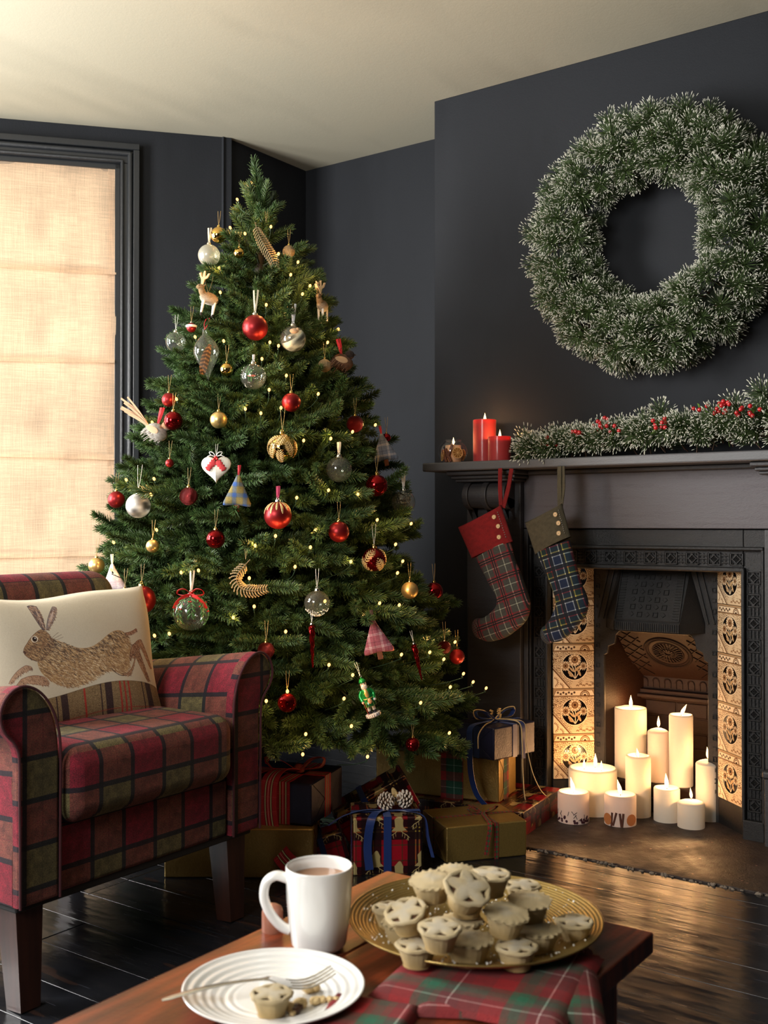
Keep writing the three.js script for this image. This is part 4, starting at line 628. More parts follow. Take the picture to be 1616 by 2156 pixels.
{
  const rnd = rng(60);
  let o = glassBall('pearly glass bauble on a pale ribbon near the top of the tree', [-0.270, 1.792, 0.887], 0.0344, OM.pearl, { w: 0.005, cordM: OM.ribbonCream });
  o = glassBall('glass bauble half silvered inside with a tiny pink bird on grey ribbons', [0.079, 1.493, 0.890], 0.0393, OM.glass, { w: 0.006, cordM: OM.ribbonGrey, len: 0.06 });
  part(o, 'snow_lining', T(new THREE.SphereGeometry(0.0365, 30, 16, 0, 7, PI * .42, PI * .5), 0, 0, 0, 0.5, 0, 0.5), OM.frost); part(o, 'tiny_bird', [T(ball(0.009, 0, 0, 0), 0.004, 0.022, 0.012, 0, 0, 0, [1.5, .9, 1]), ball(0.005, 0.014, 0.026, 0.014)], M([0.65, 0.38, 0.24], 0.8));
  o = glassBall('clear glass bauble against the dark wall beside the window', [-0.277, 1.501, 1.021], 0.0304); part(o, 'tinsel', Array.from({ length: 9 }, () => tube([0, 1, 2].map(() => [(rnd() - .1) * .03, (rnd() - .5) * .03, (rnd() - .5) * .03]), 0.0006, 10, 4)), OM.silver);
  o = glassBall('clear glass bauble with snow dots and a green sprig inside', [0.034, 1.372, 1.013], 0.037, OM.glass, { w: 0.005, cordM: OM.ribbonGrey, len: 0.02 });
  part(o, 'snow_dot', Array.from({ length: 34 }, () => { const a = (rnd() - .5) * 2.8, b = (rnd() - .5) * 2; return T(new THREE.SphereGeometry(0.0011, 6, 5), 0.0372 * Math.cos(b) * Math.sin(a), 0.0372 * Math.sin(b), 0.0372 * Math.cos(b) * Math.cos(a)); }), OM.white);
  part(o, 'green_sprig', Array.from({ length: 9 }, (_, i) => T(leafG(0.024, 0.006), -0.016 + rnd() * .012, -0.008 + i * .0035, rnd() * .012, rnd(), rnd() * 2, 2.6 * (rnd() - .5))), M([0.05, 0.2, 0.05], 0.5)); part(o, 'red_bird', T(ball(0.004), -0.004, 0.001, 0.01, 0, 0, 0, [3, .8, 1]), M([0.5, 0.12, 0.1], 0.6));
  o = glassBall('clear glass bauble on a twisted cream ribbon in the dark middle of the tree', [0.238, 1.104, 0.874], 0.0369, OM.glass, { w: 0.006, cordM: OM.ribbonCream, len: 0.035 });
  glassBall('frosted marbled white glass bauble on a white cord by the window', [-0.213, 0.999, 1.225], 0.0352, OM.frost, { len: 0.075 });
  o = glassBall('glass bauble full of black and silver tinsel at the tree edge facing the fireplace', [0.237, 1.015, 0.545], 0.0371, OM.glass, { w: 0.006, cordM: OM.ribbonGrey, len: 0.06 });
  part(o, 'tinsel', Array.from({ length: 40 }, () => tube([0, 1, 2].map(() => [(rnd() - .5) * .05, (rnd() - .2) * .042, (rnd() - .5) * .04]), 0.0006, 8, 4)), OM.silver); part(o, 'dark_tinsel', Array.from({ length: 26 }, () => tube([0, 1, 2].map(() => [(rnd() - .5) * .046, (rnd() - .2) * .04, (rnd() - .5) * .04]), 0.0008, 8, 4)), M([0.01, 0.01, 0.02], 0.3));
  o = glassBall('clear glass bauble with a snowy lower half, above the red icicle', [0.306, 0.734, 1.057], 0.0346); part(o, 'snow_dot', Array.from({ length: 90 }, () => { const a = rnd() * 7, b = -0.45 - rnd() * 1.0; return T(new THREE.SphereGeometry(0.001 + rnd() * .0008, 5, 4), 0.0348 * Math.cos(b) * Math.sin(a), 0.0348 * Math.sin(b), 0.0348 * Math.cos(b) * Math.cos(a)); }), OM.white);
  // mistletoe globe with a red bow
  const r = 0.0467; o = glassBall('large clear glass globe painted with mistletoe under a red bow', [0.059, 0.711, 1.282], r, OM.glass, { w: 0.005, cordM: OM.ribbonCream, len: 0.055 });
  const lv = [], st = [];
  for (let k = 0; k < 8; k++) { const a0 = k / 8 * 2 * PI + .2, n = 4 + (k % 3); for (let i = 0; i < n; i++) { const b = 0.95 - i * 0.3; st.push(onBall(r, a0 + Math.sin(i + k) * .08, b, bend(T(bx(-.0004, -.008, 0, .0004, .008, .0007, 0), 0, 0, 0, 0, 0, .1), r))); for (const s of [-1, 1]) lv.push(onBall(r, a0 + s * 0.12 / Math.cos(b), b - .12, bend(T(leafG(0.0155, 0.0042), 0, 0, 0, 0, 0, s * 0.7), r))); } }
  part(o, 'mistletoe_leaf', lv, M([0.06, 0.19, 0.05], 0.35)); part(o, 'stalk', st, M([0.3, 0.34, 0.15], 0.5));
  part(o, 'berry', Array.from({ length: 16 }, (_, i) => onBall(r + .001, i * 1.9, 0.75 - (i % 5) * .16, new THREE.SphereGeometry(0.0022, 8, 6))), M([0.6, 0.02, 0.02], 0.3));
  const red = M([0.62, 0.02, 0.02], 0.4, { sheen: 0.6 });
  part(o, 'bow', [-1, 1].flatMap(s => [ribbon([[0, r + .004, 0.006], [s * .016, r + .017, .012], [s * .031, r + .014, .012], [s * .034, r + .004, .008], [s * .018, r + .0, .01], [0, r + .003, .008]], 0.013, [0, .25, 1], 0.0012, 30), ribbon([[0, r + .002, .008], [s * .018, r - .004, .02], [s * .034, r - .018, .02], [s * .043, r - .034, .014]], 0.009, [s * .5, .6, .4], 0.001, 20)]).concat(ball(0.005, 0, r + .004, .009, 10, 8)), red);
  // glass teardrop with a pheasant feather inside
  o = hang('clear glass teardrop holding a barred brown feather on a red cord', 'ornament', [-0.113, 1.446, 1.055], 0.046, 'glass baubles', 'glass_teardrop', FACE);
  part(o, 'glass', T(lathe([[0.0005, -0.078], [0.004, -0.07], [0.012, -0.052], [0.028, -0.024], [0.0375, 0.0], [0.0375, 0.012], [0.031, 0.03], [0.018, 0.046], [0.008, 0.056], [0.0055, 0.066], [0.006, 0.072], [0.001, 0.076]], 40), 0, 0, 0, 0, 0, 0.08), OM.glass);
  const featherC = tex(64, 256, (u, v) => { const k = (Math.sin(v * 50 + Math.abs(u - .5) * 6) > .1 ? 1 : .55) * (Math.abs(u - .5) < .05 ? 1.3 : 1) * (0.85 + .3 * vnoise(u, v, 30, 60, 3)); return [165 * k, 112 * k, 66 * k]; }, { srgb: true });
  part(o, 'feather', T(surf((u, v) => [0.012 * (u - .5) * 2 * Math.pow(Math.sin(PI * Math.min(1, v * .9 + .08)), .6) + 0.012 * v * v, -0.062 + v * 0.09, 0.006 * Math.cos(u * PI)], 8, 24), -0.004, 0, 0.004, 0, 0, -0.12), M(0xffffff, 0.9, { map: featherC })); part(o, 'cord', [tube([[-.005, .07, 0], [-.008, .09, -.01], [-.004, .105, -.02]], 0.0012, 8, 5), tube([[-.005, .07, 0], [.004, .09, -.008], [.006, .108, -.02]], 0.0012, 8, 5)], OM.ribbonRed);
}
// gold feathers: a curved quill with tapering barbs
function goldFeather(label, p, spine, wid, n, size) {
  const o = hang(label, 'ornament', p, size, 'gold feathers', 'gold_feather', FACE), c = curve(spine), q = [];
  for (let i = 0; i < n; i++) { const t = 0.12 + 0.88 * i / n, a = c.getPointAt(t), d = c.getTangentAt(t), nn = V(d.y, -d.x, 0), w = wid * Math.pow(Math.sin(PI * (0.12 + t * 0.78)), .7); for (const s of [-1, 1]) { const b = a.clone().addScaledVector(nn, s * w * .55).addScaledVector(d, w * .25), e = a.clone().addScaledVector(nn, s * w).addScaledVector(d, w * .75); q.push(ribbon([a.toArray(), [b.x, b.y, .003], [e.x, e.y, .0]], 0.0036, [d.x, d.y, 0.3], 0.0016, 8)); } }
  part(o, 'barb', q, OM.goldGlitter); part(o, 'quill', tube(spine, 0.0016, 30, 6), OM.goldGlitter); cord(o, spine[0][1], 0.035, OM.cordGold); return o;
}
goldFeather('straight gold glitter feather near the top of the tree', [-0.062, 1.798, 0.852], [[-0.034, 0.074, 0], [-0.026, 0.045, 0.004], [-0.004, 0.0, 0.008], [0.02, -0.04, 0.006], [0.031, -0.075, 0]], 0.019, 19, 0.06);
goldFeather('curled gold glitter feather in the lower middle of the tree', [0.161, 0.796, 1.181], [[0.012, 0.056, 0], [-0.006, 0.036, 0.003], [-0.024, 0.008, 0.005], [-0.014, -0.018, 0.006], [0.02, -0.028, 0.004], [0.06, -0.022, 0]], 0.019, 20, 0.05);
// stuffed plaid fir trees
function plaidTree(label, p, tilt, cloth, size, ribM) {
  const o = hang(label, 'ornament', p, size, 'plaid fabric trees', 'fabric_tree', FACE); o.rotation.z = tilt; const s = size / 0.035;
  part(o, 'body', T(puff([[-0.004, 0.042], [0.004, 0.042], [0.008, 0.03], [0.034, -0.026], [0.033, -0.033], [0.026, -0.034], [0, -0.03], [-0.027, -0.033], [-0.034, -0.032], [-0.034, -0.025], [-0.009, 0.03]].map(q => [q[0] * s, q[1] * s]), 0.018 * s, 90, 9, 0, -0.008 * s), 0, 0, 0), cloth);
  part(o, 'trunk', T(bx(-.006 * s, -.047 * s, -.004, .006 * s, -.029 * s, .004, .002)), M([0.16, 0.05, 0.02], 0.9)); cord(o, 0.04 * s, 0.03, ribM, 0.004);
}
const cl = (a, b, c) => M(0xffffff, 0.95, { map: weave(128, [[5, a], [1.2, c], [.6, a], [1.2, c], [5, a], [1.5, b], [3, a]], null, [0.034, 0.034], { noise: 0.12 }), bumpMap: clothBump, bumpScale: 0.0006 });
plaidTree('blue-grey and white plaid fabric tree at the edge of the Christmas tree', [0.158, 1.185, 0.539], 0.18, cl('#58657a', '#3d475c', '#b9b3b0'), 0.041, OM.ribbonRed);
plaidTree('olive and blue plaid fabric tree on a red ribbon beside the white heart', [0.087, 1.034, 1.134], -0.05, M(0xffffff, 0.95, { map: weave(128, [[6, '#85743f'], [1, '#5d5a4a'], [4, '#33538f'], [1, '#5d5a4a']], null, [0.03, 0.03], { noise: .12, warp: .5 }), bumpMap: clothBump, bumpScale: .0006 }), 0.04, OM.ribbonRed);
plaidTree('pink and white plaid fabric tree tilted low on the tree', [0.408, 0.633, 0.924], 0.2, cl('#93505c', '#6c3844', '#c9b4b4'), 0.043, M([0.09, 0.03, 0.02], 0.7));
plaidTree('pale lilac fabric tree on a white ribbon, mostly behind the chair back', [-0.262, 0.79, 1.272], 0.1, cl('#b9aeb8', '#9a8f9f', '#dcd5d6'), 0.036, OM.ribbonCream);
// white heart with red holly leaves
{
  const o = hang('white fabric heart with red padded holly leaves and a white bow', 'ornament', [0.014, 1.104, 1.143], 0.044, null, 'fabric_heart', FACE), pts = [];
  for (let i = 0; i < 64; i++) { const t = i / 64 * 2 * PI; pts.push([0.0026 * 16 * Math.pow(Math.sin(t), 3), 0.0026 * (13 * Math.cos(t) - 5 * Math.cos(2 * t) - 2 * Math.cos(3 * t) - Math.cos(4 * t))]); }
  part(o, 'heart', puff(pts, 0.022, 96, 9, 0, 0), M([0.78, 0.73, 0.62], 0.95, { bumpMap: clothBump, bumpScale: 0.0006 }));
  const holly = (a, x, y, l) => { const q = []; for (const s of [1, -1]) for (let i = 0; i < 9; i++) { const k = s > 0 ? i : 8 - i, t = k / 8; q.push([s * l * (k === 0 || k === 8 ? 0 : k % 2 ? .3 : .17) * (1.1 - .3 * t), l * (.5 - t) + (k % 2 ? -l * .03 : 0)]); } return T(puff(q, 0.006, 40, 5), x, y, 0.0105, 0, 0, a); }, rm = M([0.5, 0.03, 0.035], 0.8);
  part(o, 'holly_leaf', holly(-0.75, -0.013, 0.006, 0.036), rm); part(o, 'holly_leaf', holly(0.7, 0.014, 0.006, 0.036), rm); part(o, 'berry', [ball(.004, -.004, .024, .012, 10, 8), ball(.004, .004, .024, .012, 10, 8), ball(.004, 0, .029, .011, 10, 8)], M([0.6, 0.02, 0.02], 0.4));
  part(o, 'bow', [-1, 1].flatMap(s => [tube([[0, .03, .006], [s * .008, .042, .01], [s * .018, .043, .008], [s * .012, .034, .008], [0, .031, .008]], 0.0013, 24, 5), tube([[0, .03, .006], [s * .014, .034, .01], [s * .024, .03, .008]], 0.0013, 12, 5)]), OM.white); cord(o, 0.032, 0.035, OM.cordWhite);
}
// twisted red glass icicles
for (const [l, p, len, tilt] of [['twisted red glass icicle hanging straight under a snowy glass ball', [0.328, 0.625, 1.104], 0.115, 0.02], ['twisted red glass icicle tilted beside the pink plaid tree', [0.461, 0.561, 0.801], 0.105, 0.22]]) {
  const o = hang(l, 'ornament', p, 0.02, 'red glass icicles', 'glass_icicle', FACE); o.rotation.z = tilt; ORN.push([p[0], p[1] - 0.03, p[2], .015], [p[0], p[1] + 0.035, p[2], .015]);
  part(o, 'icicle', surf((u, v) => { const a = u * 2 * PI, r = (v < .06 ? v / .06 : 1) * lerp(0.0085, 0.0018, v) * (1 + .22 * Math.cos(3 * (a + v * 9))); return [r * Math.cos(a), len / 2 - v * len, r * Math.sin(a)]; }, 30, 60, [1, 1], true), OM.redShiny);
  const c = part(o, 'cap', CAP, OM.silver, { at: [0, len / 2, 0] }); c.scale.setScalar(0.02); cord(o, len / 2 + .005, 0.03, OM.cordWhite);
}
// felt deer
function deer(label, p, turn, tilt, s) {
  const o = hang(label, 'ornament', p, 0.036 * s, 'felt deer', 'felt_deer', turn); o.rotation.z = tilt; o.scale.setScalar(s);
  const spot = (x, y, z) => { const k = 0.8 + .4 * hash(x * 900, y * 900, z * 900 | 0); const b = clamp((y + 0.012) / 0.02); return [lerp(0.72, 0.42, b) * k, lerp(0.66, 0.27, b) * k, lerp(0.55, 0.13, b) * k]; };
  const fm = M(0xffffff, 0.95, { vertexColors: true, bumpMap: clothBump, bumpScale: 0.0015 });
  part(o, 'body', tint(mg([T(new THREE.SphereGeometry(1, 36, 24), 0.004, 0, 0, 0, 0, -0.1, [0.026, 0.0165, 0.0145]), T(new THREE.SphereGeometry(1, 24, 16), -0.016, 0.013, 0, 0, 0, 0.5, [0.009, 0.017, 0.009]), T(new THREE.SphereGeometry(1, 24, 16), -0.023, 0.026, 0, 0, 0, 0.25, [0.0115, 0.0075, 0.007]), T(new THREE.ConeGeometry(0.003, 0.01, 8), -0.014, 0.031, 0.007, 0.9, 0, -.8), T(new THREE.ConeGeometry(0.003, 0.01, 8), -0.014, 0.031, -0.007, -0.9, 0, -.8)]), spot), fm);
  for (const [x, z, a] of [[-0.013, 0.007, -0.12], [-0.010, -0.007, -.05], [0.018, 0.007, -0.1], [0.02, -0.007, -.02]]) { const l = part(o, 'leg', new THREE.CylinderGeometry(0.0036, 0.0026, 0.034, 10), OM.white, { at: [x, -0.026, z], rot: [0, 0, a] }); part(l, 'hoof', T(new THREE.CylinderGeometry(0.0028, 0.003, 0.004, 8), 0, -0.018, 0), M([0.02, 0.015, 0.01], 0.8)); }
  const ant = [[0, 0], [0.003, 0.0], [0.006, 0.01], [0.012, 0.013], [0.017, 0.022], [0.013, 0.023], [0.009, 0.017], [0.007, 0.017], [0.008, 0.028], [0.004, 0.028], [0.003, 0.017], [0.001, 0.016], [-0.003, 0.026], [-0.006, 0.024], [-0.002, 0.012]];
  for (const s2 of [-1, 1]) part(o, 'antler', T(extr(ant.map(q => [q[0] * 1.35, q[1] * 1.3]), 0.003, 0.0008), -0.02, 0.031, s2 * 0.004 - .0015, 0, s2 * -0.7, 0.1), OM.felt);
  part(o, 'eye', [ball(.0013, -.0285, .0285, .0062, 8, 6), ball(.0013, -.0285, .0285, -.0062, 8, 6)], M([0.01, 0.01, 0.01], 0.2)); cord(o, 0.014, 0.055, OM.cordGold, 0, 0.25, -0.2);
}
deer('beige felt deer with white legs and antlers on the window side of the tree', [-0.177, 1.628, 0.986], FACE + 0.5, -0.12, 1.15);
deer('russet felt deer seen from behind at the wall side of the tree', [0.058, 1.620, 0.729], FACE + 1.25, 0.12, 1.1);
// birds
function bird(label, p, turn, tilt, cols, wingM, tail) {
  const o = hang(label, 'ornament', p, 0.036, 'craft birds', 'bird_ornament', turn); o.rotation.z = tilt; const rnd = rng(4);
  part(o, 'body', tint(mg([T(new THREE.SphereGeometry(1, 36, 24), 0, 0, 0, 0, 0, -0.35, [0.034, 0.025, 0.024]), T(new THREE.SphereGeometry(1, 24, 16), 0.026, 0.021, 0, 0, 0, 0, [0.0145, 0.0135, 0.0135])]), (x, y, z) => { const k = .7 + .6 * hash(x * 1500, y * 300, z * 1500 | 0), c = y > 0.012 && x > 0.012 ? cols[1] : cols[0]; return c.map(q => q * k); }), M(0xffffff, 0.95, { vertexColors: true, bumpMap: clothBump, bumpScale: 0.002 }));
  part(o, 'plumage', Array.from({ length: 60 }, () => { const a = rnd() * 2 * PI, b = rnd() * 1.6 - .9; const x = 0.031 * Math.cos(a) * Math.cos(b), y = 0.023 * Math.sin(b), z = 0.022 * Math.sin(a) * Math.cos(b); return tube([[x * .9, y * .9, z * .9], [x * 1.05 - .006, y * 1.05 - .004, z * 1.05], [x * 1.1 - .014, y * 1.1 - .012, z * 1.12]], 0.0009, 6, 4); }), M(cols[2], 0.95));
  for (const s of [-1, 1]) part(o, 'wing', T(petal(0.042, 0.019), -0.008, 0.006, s * 0.023, 0, 0, 1.25), wingM);
  part(o, 'beak', T(new THREE.ConeGeometry(0.003, 0.011, 8), 0.043, 0.02, 0, 0, 0, -PI / 2 - .2), M([0.05, 0.03, 0.02], 0.5)); part(o, 'eye', [ball(.0018, .033, .025, .0105, 8, 6), ball(.0018, .033, .025, -.0105, 8, 6)], M([0.01, 0.01, 0.01], 0.1));
  part(o, 'foot', [-1, 1].map(s => [tube([[0.004, -.022, s * .007], [.006, -.034, s * .009], [.012, -.037, s * .01]], 0.0009, 8, 4), tube([[.006, -.034, s * .009], [.013, -.036, s * .014]], .0008, 6, 4)]).flat(), M([0.02, 0.012, 0.015], 0.7));
  tail(o); cord(o, 0.024, 0.05, OM.ribbonRed, 0.007, 0.1);
}
bird('brown raffia bird with a tan wing and dark head beside a small gold bauble', [0.128, 1.441, 0.717], FACE + 0.3, 0.1, [[0.16, 0.075, 0.035], [0.02, 0.012, 0.012], [0.2, 0.11, 0.06]], M([0.4, 0.26, 0.14], 0.85), o => part(o, 'tail', [0, 1, 2].map(i => tube([[-.03, .003, 0], [-.055, -.012 - i * .002, .004], [-.095, -.04 + i * .003, .008 * i]], 0.0016, 12, 5)), M([0.26, 0.15, 0.08], 0.85)));
bird('grey and white felt bird with a long spray of feathers for a tail', [-0.232, 1.216, 1.138], FACE - 0.15, -0.15, [[0.5, 0.47, 0.42], [0.55, 0.3, 0.16], [0.42, 0.4, 0.36]], M([0.55, 0.36, 0.22], 0.9), o => part(o, 'tail', Array.from({ length: 9 }, (_, i) => { const a = 0.35 + i * .07; return ribbon([[-.026, .012, (i % 3 - 1) * .004], [-.06, .012 + .034 * a * 1.3, (i % 3 - 1) * .008], [-.1 - (i % 4) * .008, .012 + .085 * a, (i % 3 - 1) * .012]], 0.006, [.3, 1, .4], 0.0008, 10); }), M([0.42, 0.26, 0.15], 0.85)));
// painted glass figure in a green coat and kilt on a white stand
{
  const o = hang('painted glass figure with white beard, green coat and kilt on a white stand', 'ornament', [0.438, 0.491, 1.009], 0.034, null, 'glass_figure', FACE + 0.1); o.rotation.z = 0.33; ORN.push([0.43, 0.53, 1.01, .026], [0.45, .45, 1.01, .03]);
  const gr = M([0.015, 0.25, 0.05], 0.12, { metalness: 0.55 }), sk = M([0.72, 0.5, 0.38], 0.3), wh = M([0.75, 0.72, 0.68], 0.15, { metalness: 0.3 }), bk = M([0.01, 0.01, 0.015], 0.1), go = M([0.55, 0.38, 0.12], 0.25, { metalness: 0.5 });
  const lay = paint(256, 64, c => { c.fillStyle = '#d9d2cc'; c.fillRect(0, 0, 256, 64); c.fillStyle = '#2a2530'; c.font = 'bold 34px serif'; c.textAlign = 'center'; for (const x of [64, 192]) c.fillText('SCOTLAND', x, 44, 110); });
  part(o, 'stand', T(lathe([[0.0001, -0.058], [0.019, -0.058], [0.021, -0.056], [0.021, -0.05], [0.019, -0.048], [0.0001, -0.047]], 32), 0, 0, 0, 0, PI / 2, 0), M(0xffffff, 0.2, { map: lay }));
  for (const s of [-1, 1]) { part(o, 'shoe', T(new THREE.SphereGeometry(1, 16, 10), s * .007, -.044, .004, 0, 0, 0, [.006, .004, .0095]), bk); part(o, 'sock', T(new THREE.CylinderGeometry(.005, .0042, .016, 12), s * .0065, -.035, 0), wh); }
  part(o, 'kilt', T(lathe([[.0001, -.028], [.018, -.028], [.0185, -.026], [.0145, -.005], [.0001, -.004]], 28), 0, 0, 0), M(0xffffff, 0.15, { metalness: .3, map: weave(64, [[4, '#1d5a2c'], [1, '#c9c25a'], [3, '#16441f']], null, [.16, .3], { noise: .1 }) }));
  part(o, 'coat', T(lathe([[.0165, -.02], [.0175, -.018], [.0155, .006], [.0135, .016], [.008, .022], [.0001, .023]], 28), 0, 0, -.001), gr); part(o, 'waistcoat', T(new THREE.SphereGeometry(1, 20, 14), 0, .002, .008, 0, 0, 0, [.0085, .019, .0075]), go);
  for (const s of [-1, 1]) { part(o, 'sleeve', tube([[s * .011, .016, 0], [s * .018, .004, .002], [s * .016, -.010, .008]], .005, 14, 8), gr); part(o, 'hand', ball(.0042, s * .0158, -.013, .009, 10, 8), s > 0 ? wh : sk); }
  part(o, 'head', T(new THREE.SphereGeometry(1, 20, 16), 0, .032, 0, 0, 0, 0, [.0085, .0098, .0088]), sk); part(o, 'beard', [T(new THREE.SphereGeometry(1, 18, 12), 0, .0245, .005, .2, 0, 0, [.0088, .0095, .006]), T(ball(.0035), -.003, .029, .0085, 0, 0, .4, [1.3, .5, .6]), T(ball(.0035), .003, .029, .0085, 0, 0, -.4, [1.3, .5, .6])], wh); part(o, 'face_detail', [ball(.0014, -.0032, .0345, .0078, 8, 6), ball(.0014, .0032, .0345, .0078, 8, 6)], bk); part(o, 'nose', ball(.0019, 0, .032, .009, 8, 6), sk);
  part(o, 'hat', [T(lathe([[.0001, .049], [.005, .048], [.009, .043], [.0102, .039], [.0095, .037], [.0001, .037]], 24), 0, 0, 0), ball(.0025, 0, .05, 0, 10, 8)], gr); part(o, 'sporran', T(new THREE.SphereGeometry(1, 16, 12), .002, -.013, .0165, 0, 0, 0, [.0058, .0075, .004]), M([.55, .28, .13], .3)); part(o, 'belt', T(new THREE.TorusGeometry(.0152, .0014, 8, 28), 0, -.006, 0, PI / 2), go); part(o, 'walking_stick', tube([[-.016, -.008, .012], [-.014, -.03, .014], [-.012, -.05, .013]], .0009, 8, 5), M([.3, .03, .02], .3));
  part(o, 'cap_ring', T(new THREE.TorusGeometry(.003, .0008, 6, 14), 0, .0555, 0), OM.silver); cord(o, .057, .035, OM.cordWhite);
}
buildTree();
// fairy lights: one string, its wire laid round the tree and a warm bulb at each place
{
  const o = thing('fairy_lights', 'string of small warm white fairy lights wound round the Christmas tree', 'fairy lights'), bm = new THREE.MeshPhysicalMaterial({ color: 0x000000, emissive: new THREE.Color().setRGB(1, 0.46, 0.12), emissiveIntensity: 4, roughness: 1 });
  const bulbs = [[-0.184, 2.033, 0.774], [-0.209, 1.974, 0.811], [-0.190, 1.868, 0.865], [-0.123, 1.836, 0.876], [-0.079, 1.864, 0.815], [-0.029, 1.768, 0.837], [0.002, 1.749, 0.786], [-0.154, 1.720, 0.951], [0.016, 1.699, 0.834], [0.041, 1.673, 0.776], [-0.120, 1.636, 0.984], [0.046, 1.640, 0.816], [0.006, 1.593, 0.928], [0.045, 1.593, 0.876], [0.087, 1.547, 0.698], [-0.160, 1.498, 1.046], [-0.060, 1.478, 1.033], [0.046, 1.474, 0.957], [0.116, 1.491, 0.784], [0.044, 1.422, 0.988], [-0.165, 1.308, 1.115], [0.046, 1.271, 1.058], [0.081, 1.259, 1.033], [0.099, 1.374, 0.947], [0.157, 1.324, 0.876], [0.115, 1.276, 0.988], [0.174, 1.182, 0.960], [0.208, 1.191, 0.882], [-0.293, 1.074, 1.189], [-0.159, 1.073, 1.206], [-0.154, 1.028, 1.222], [0.250, 1.040, 0.944], [0.207, 1.018, 1.028], [-0.097, 0.929, 1.254], [0.259, 0.929, 1.010], [0.197, 0.913, 1.103], [-0.249, 1.244, 1.130], [0.081, 1.329, 0.999], [0.181, 1.251, 0.632], [0.214, 1.217, 0.789], [0.282, 1.030, 0.852], [0.314, 0.957, 0.803], [0.296, 0.946, 0.605], [-0.261, 0.893, 1.263], [-0.233, 0.817, 1.295], [0.009, 0.815, 1.265], [0.055, 0.821, 1.247], [0.163, 0.887, 1.146], [0.172, 0.801, 1.178], [0.204, 0.728, 1.194], [0.168, 0.700, 1.234], [0.030, 0.657, 1.327], [-0.007, 0.651, 1.344], [0.323, 0.516, 1.200], [0.262, 0.882, 1.036], [0.249, 0.830, 1.084], [0.326, 0.841, 0.941], [0.340, 0.886, 0.749], [0.359, 0.837, 0.740], [0.370, 0.805, 0.782], [0.321, 0.738, 1.047], [0.387, 0.726, 0.891], [0.403, 0.717, 0.820], [0.451, 0.587, 0.878], [0.450, 0.614, 0.746], [0.432, 0.592, 0.572], [0.463, 0.582, 0.756], [0.469, 0.556, 0.692], [0.473, 0.503, 0.591], [0.467, 0.470, 0.526], [0.420, 0.427, 0.367], [0.501, 0.481, 0.708], [0.415, 0.491, 1.085], [0.375, 0.411, 1.190], [0.442, 0.423, 1.089], [0.511, 0.355, 0.729], [0.411, 0.547, 1.043], [0.286, 0.441, 1.274], [0.361, 0.357, 1.185], [0.451, 0.335, 1.032], [0.290, 0.494, 1.243], [0.066, 1.464, 0.943], [0.504, 0.458, 0.863], [0.371, 0.576, 1.092], [0.278, 0.663, 1.155]];
  const bg = T(new THREE.SphereGeometry(0.004, 10, 8), 0, 0.002, 0, 0, 0, 0, [1, 1.35, 1]), sg = T(new THREE.CylinderGeometry(0.0017, 0.0022, 0.008, 8), 0, -0.006, 0), gm = M([0.02, 0.05, 0.025], 0.5);
  bulbs.forEach(([x, y, z], i) => {
    const rx = x - TX, rz = z - TZ, l = Math.hypot(rx, rz) || 1, px = x + rx / l * 0.008, pz = z + rz / l * 0.008;
    const b = part(o, 'bulb', bg, bm, { at: [px, y, pz], rot: [rz / l * .5, 0, -rx / l * .5] }); part(b, 'socket', sg, gm);
    const p = new THREE.PointLight(new THREE.Color(1, 0.5, 0.16), 0.012); p.name = 'bulb_glow'; p.position.set(px, y + 0.002, pz); p.shadow.radius = 0.12; o.add(p);
    part(o, 'wire', tube([[px, y - 0.01, pz], [x - rx * .08, y - 0.03, z - rz * .08], [x - rx * .2 + Math.sin(i) * .03, y - 0.05, z - rz * .2]], 0.0011, 8, 4), gm);
  });
}
// ---------- armchair ----------
const RED = '#6c1423', OLV = '#574e30', NVY = '#101118', BRN = '#6b3528';
const sett = [[0.038, RED], [0.005, '#741626'], [0.034, RED], [0.0105, NVY], [0.034, OLV], [0.004, '#4a4229'], [0.034, OLV], [0.0105, NVY]];
const tweed = weave(512, sett, sett, [0.17, 0.17], { noise: 0.42, twill: 8, fleck: 26, blotch: 0.3, grain: 1 });
const tweedB = tex(256, 256, (u, v, x, y) => 0.5 * (((x + y) % 4) / 4) + 0.5 * hash(x, y, 2), { size: [0.1, 0.1] });
const tweedM = M(0xffffff, 0.95, { map: tweed, bumpMap: tweedB, bumpScale: 0.0012, sheen: 0.1, sheenRoughness: 0.6, sheenColor: new THREE.Color(0.6, 0.35, 0.35) });
const tweedAt = (ox, oy) => { const m = tweedM.clone(); m.map = again(tweed, { offset: [ox, oy] }); return m; };
const legM = M([0.045, 0.014, 0.008], 0.4, { map: tex(64, 256, (u, v) => { const k = 190 + 65 * vnoise(u, v, 12, 3, 1); return [k, k, k]; }, { srgb: true, size: [0.08, 0.3] }), clearcoat: 0.4, clearcoatRoughness: 0.15 });
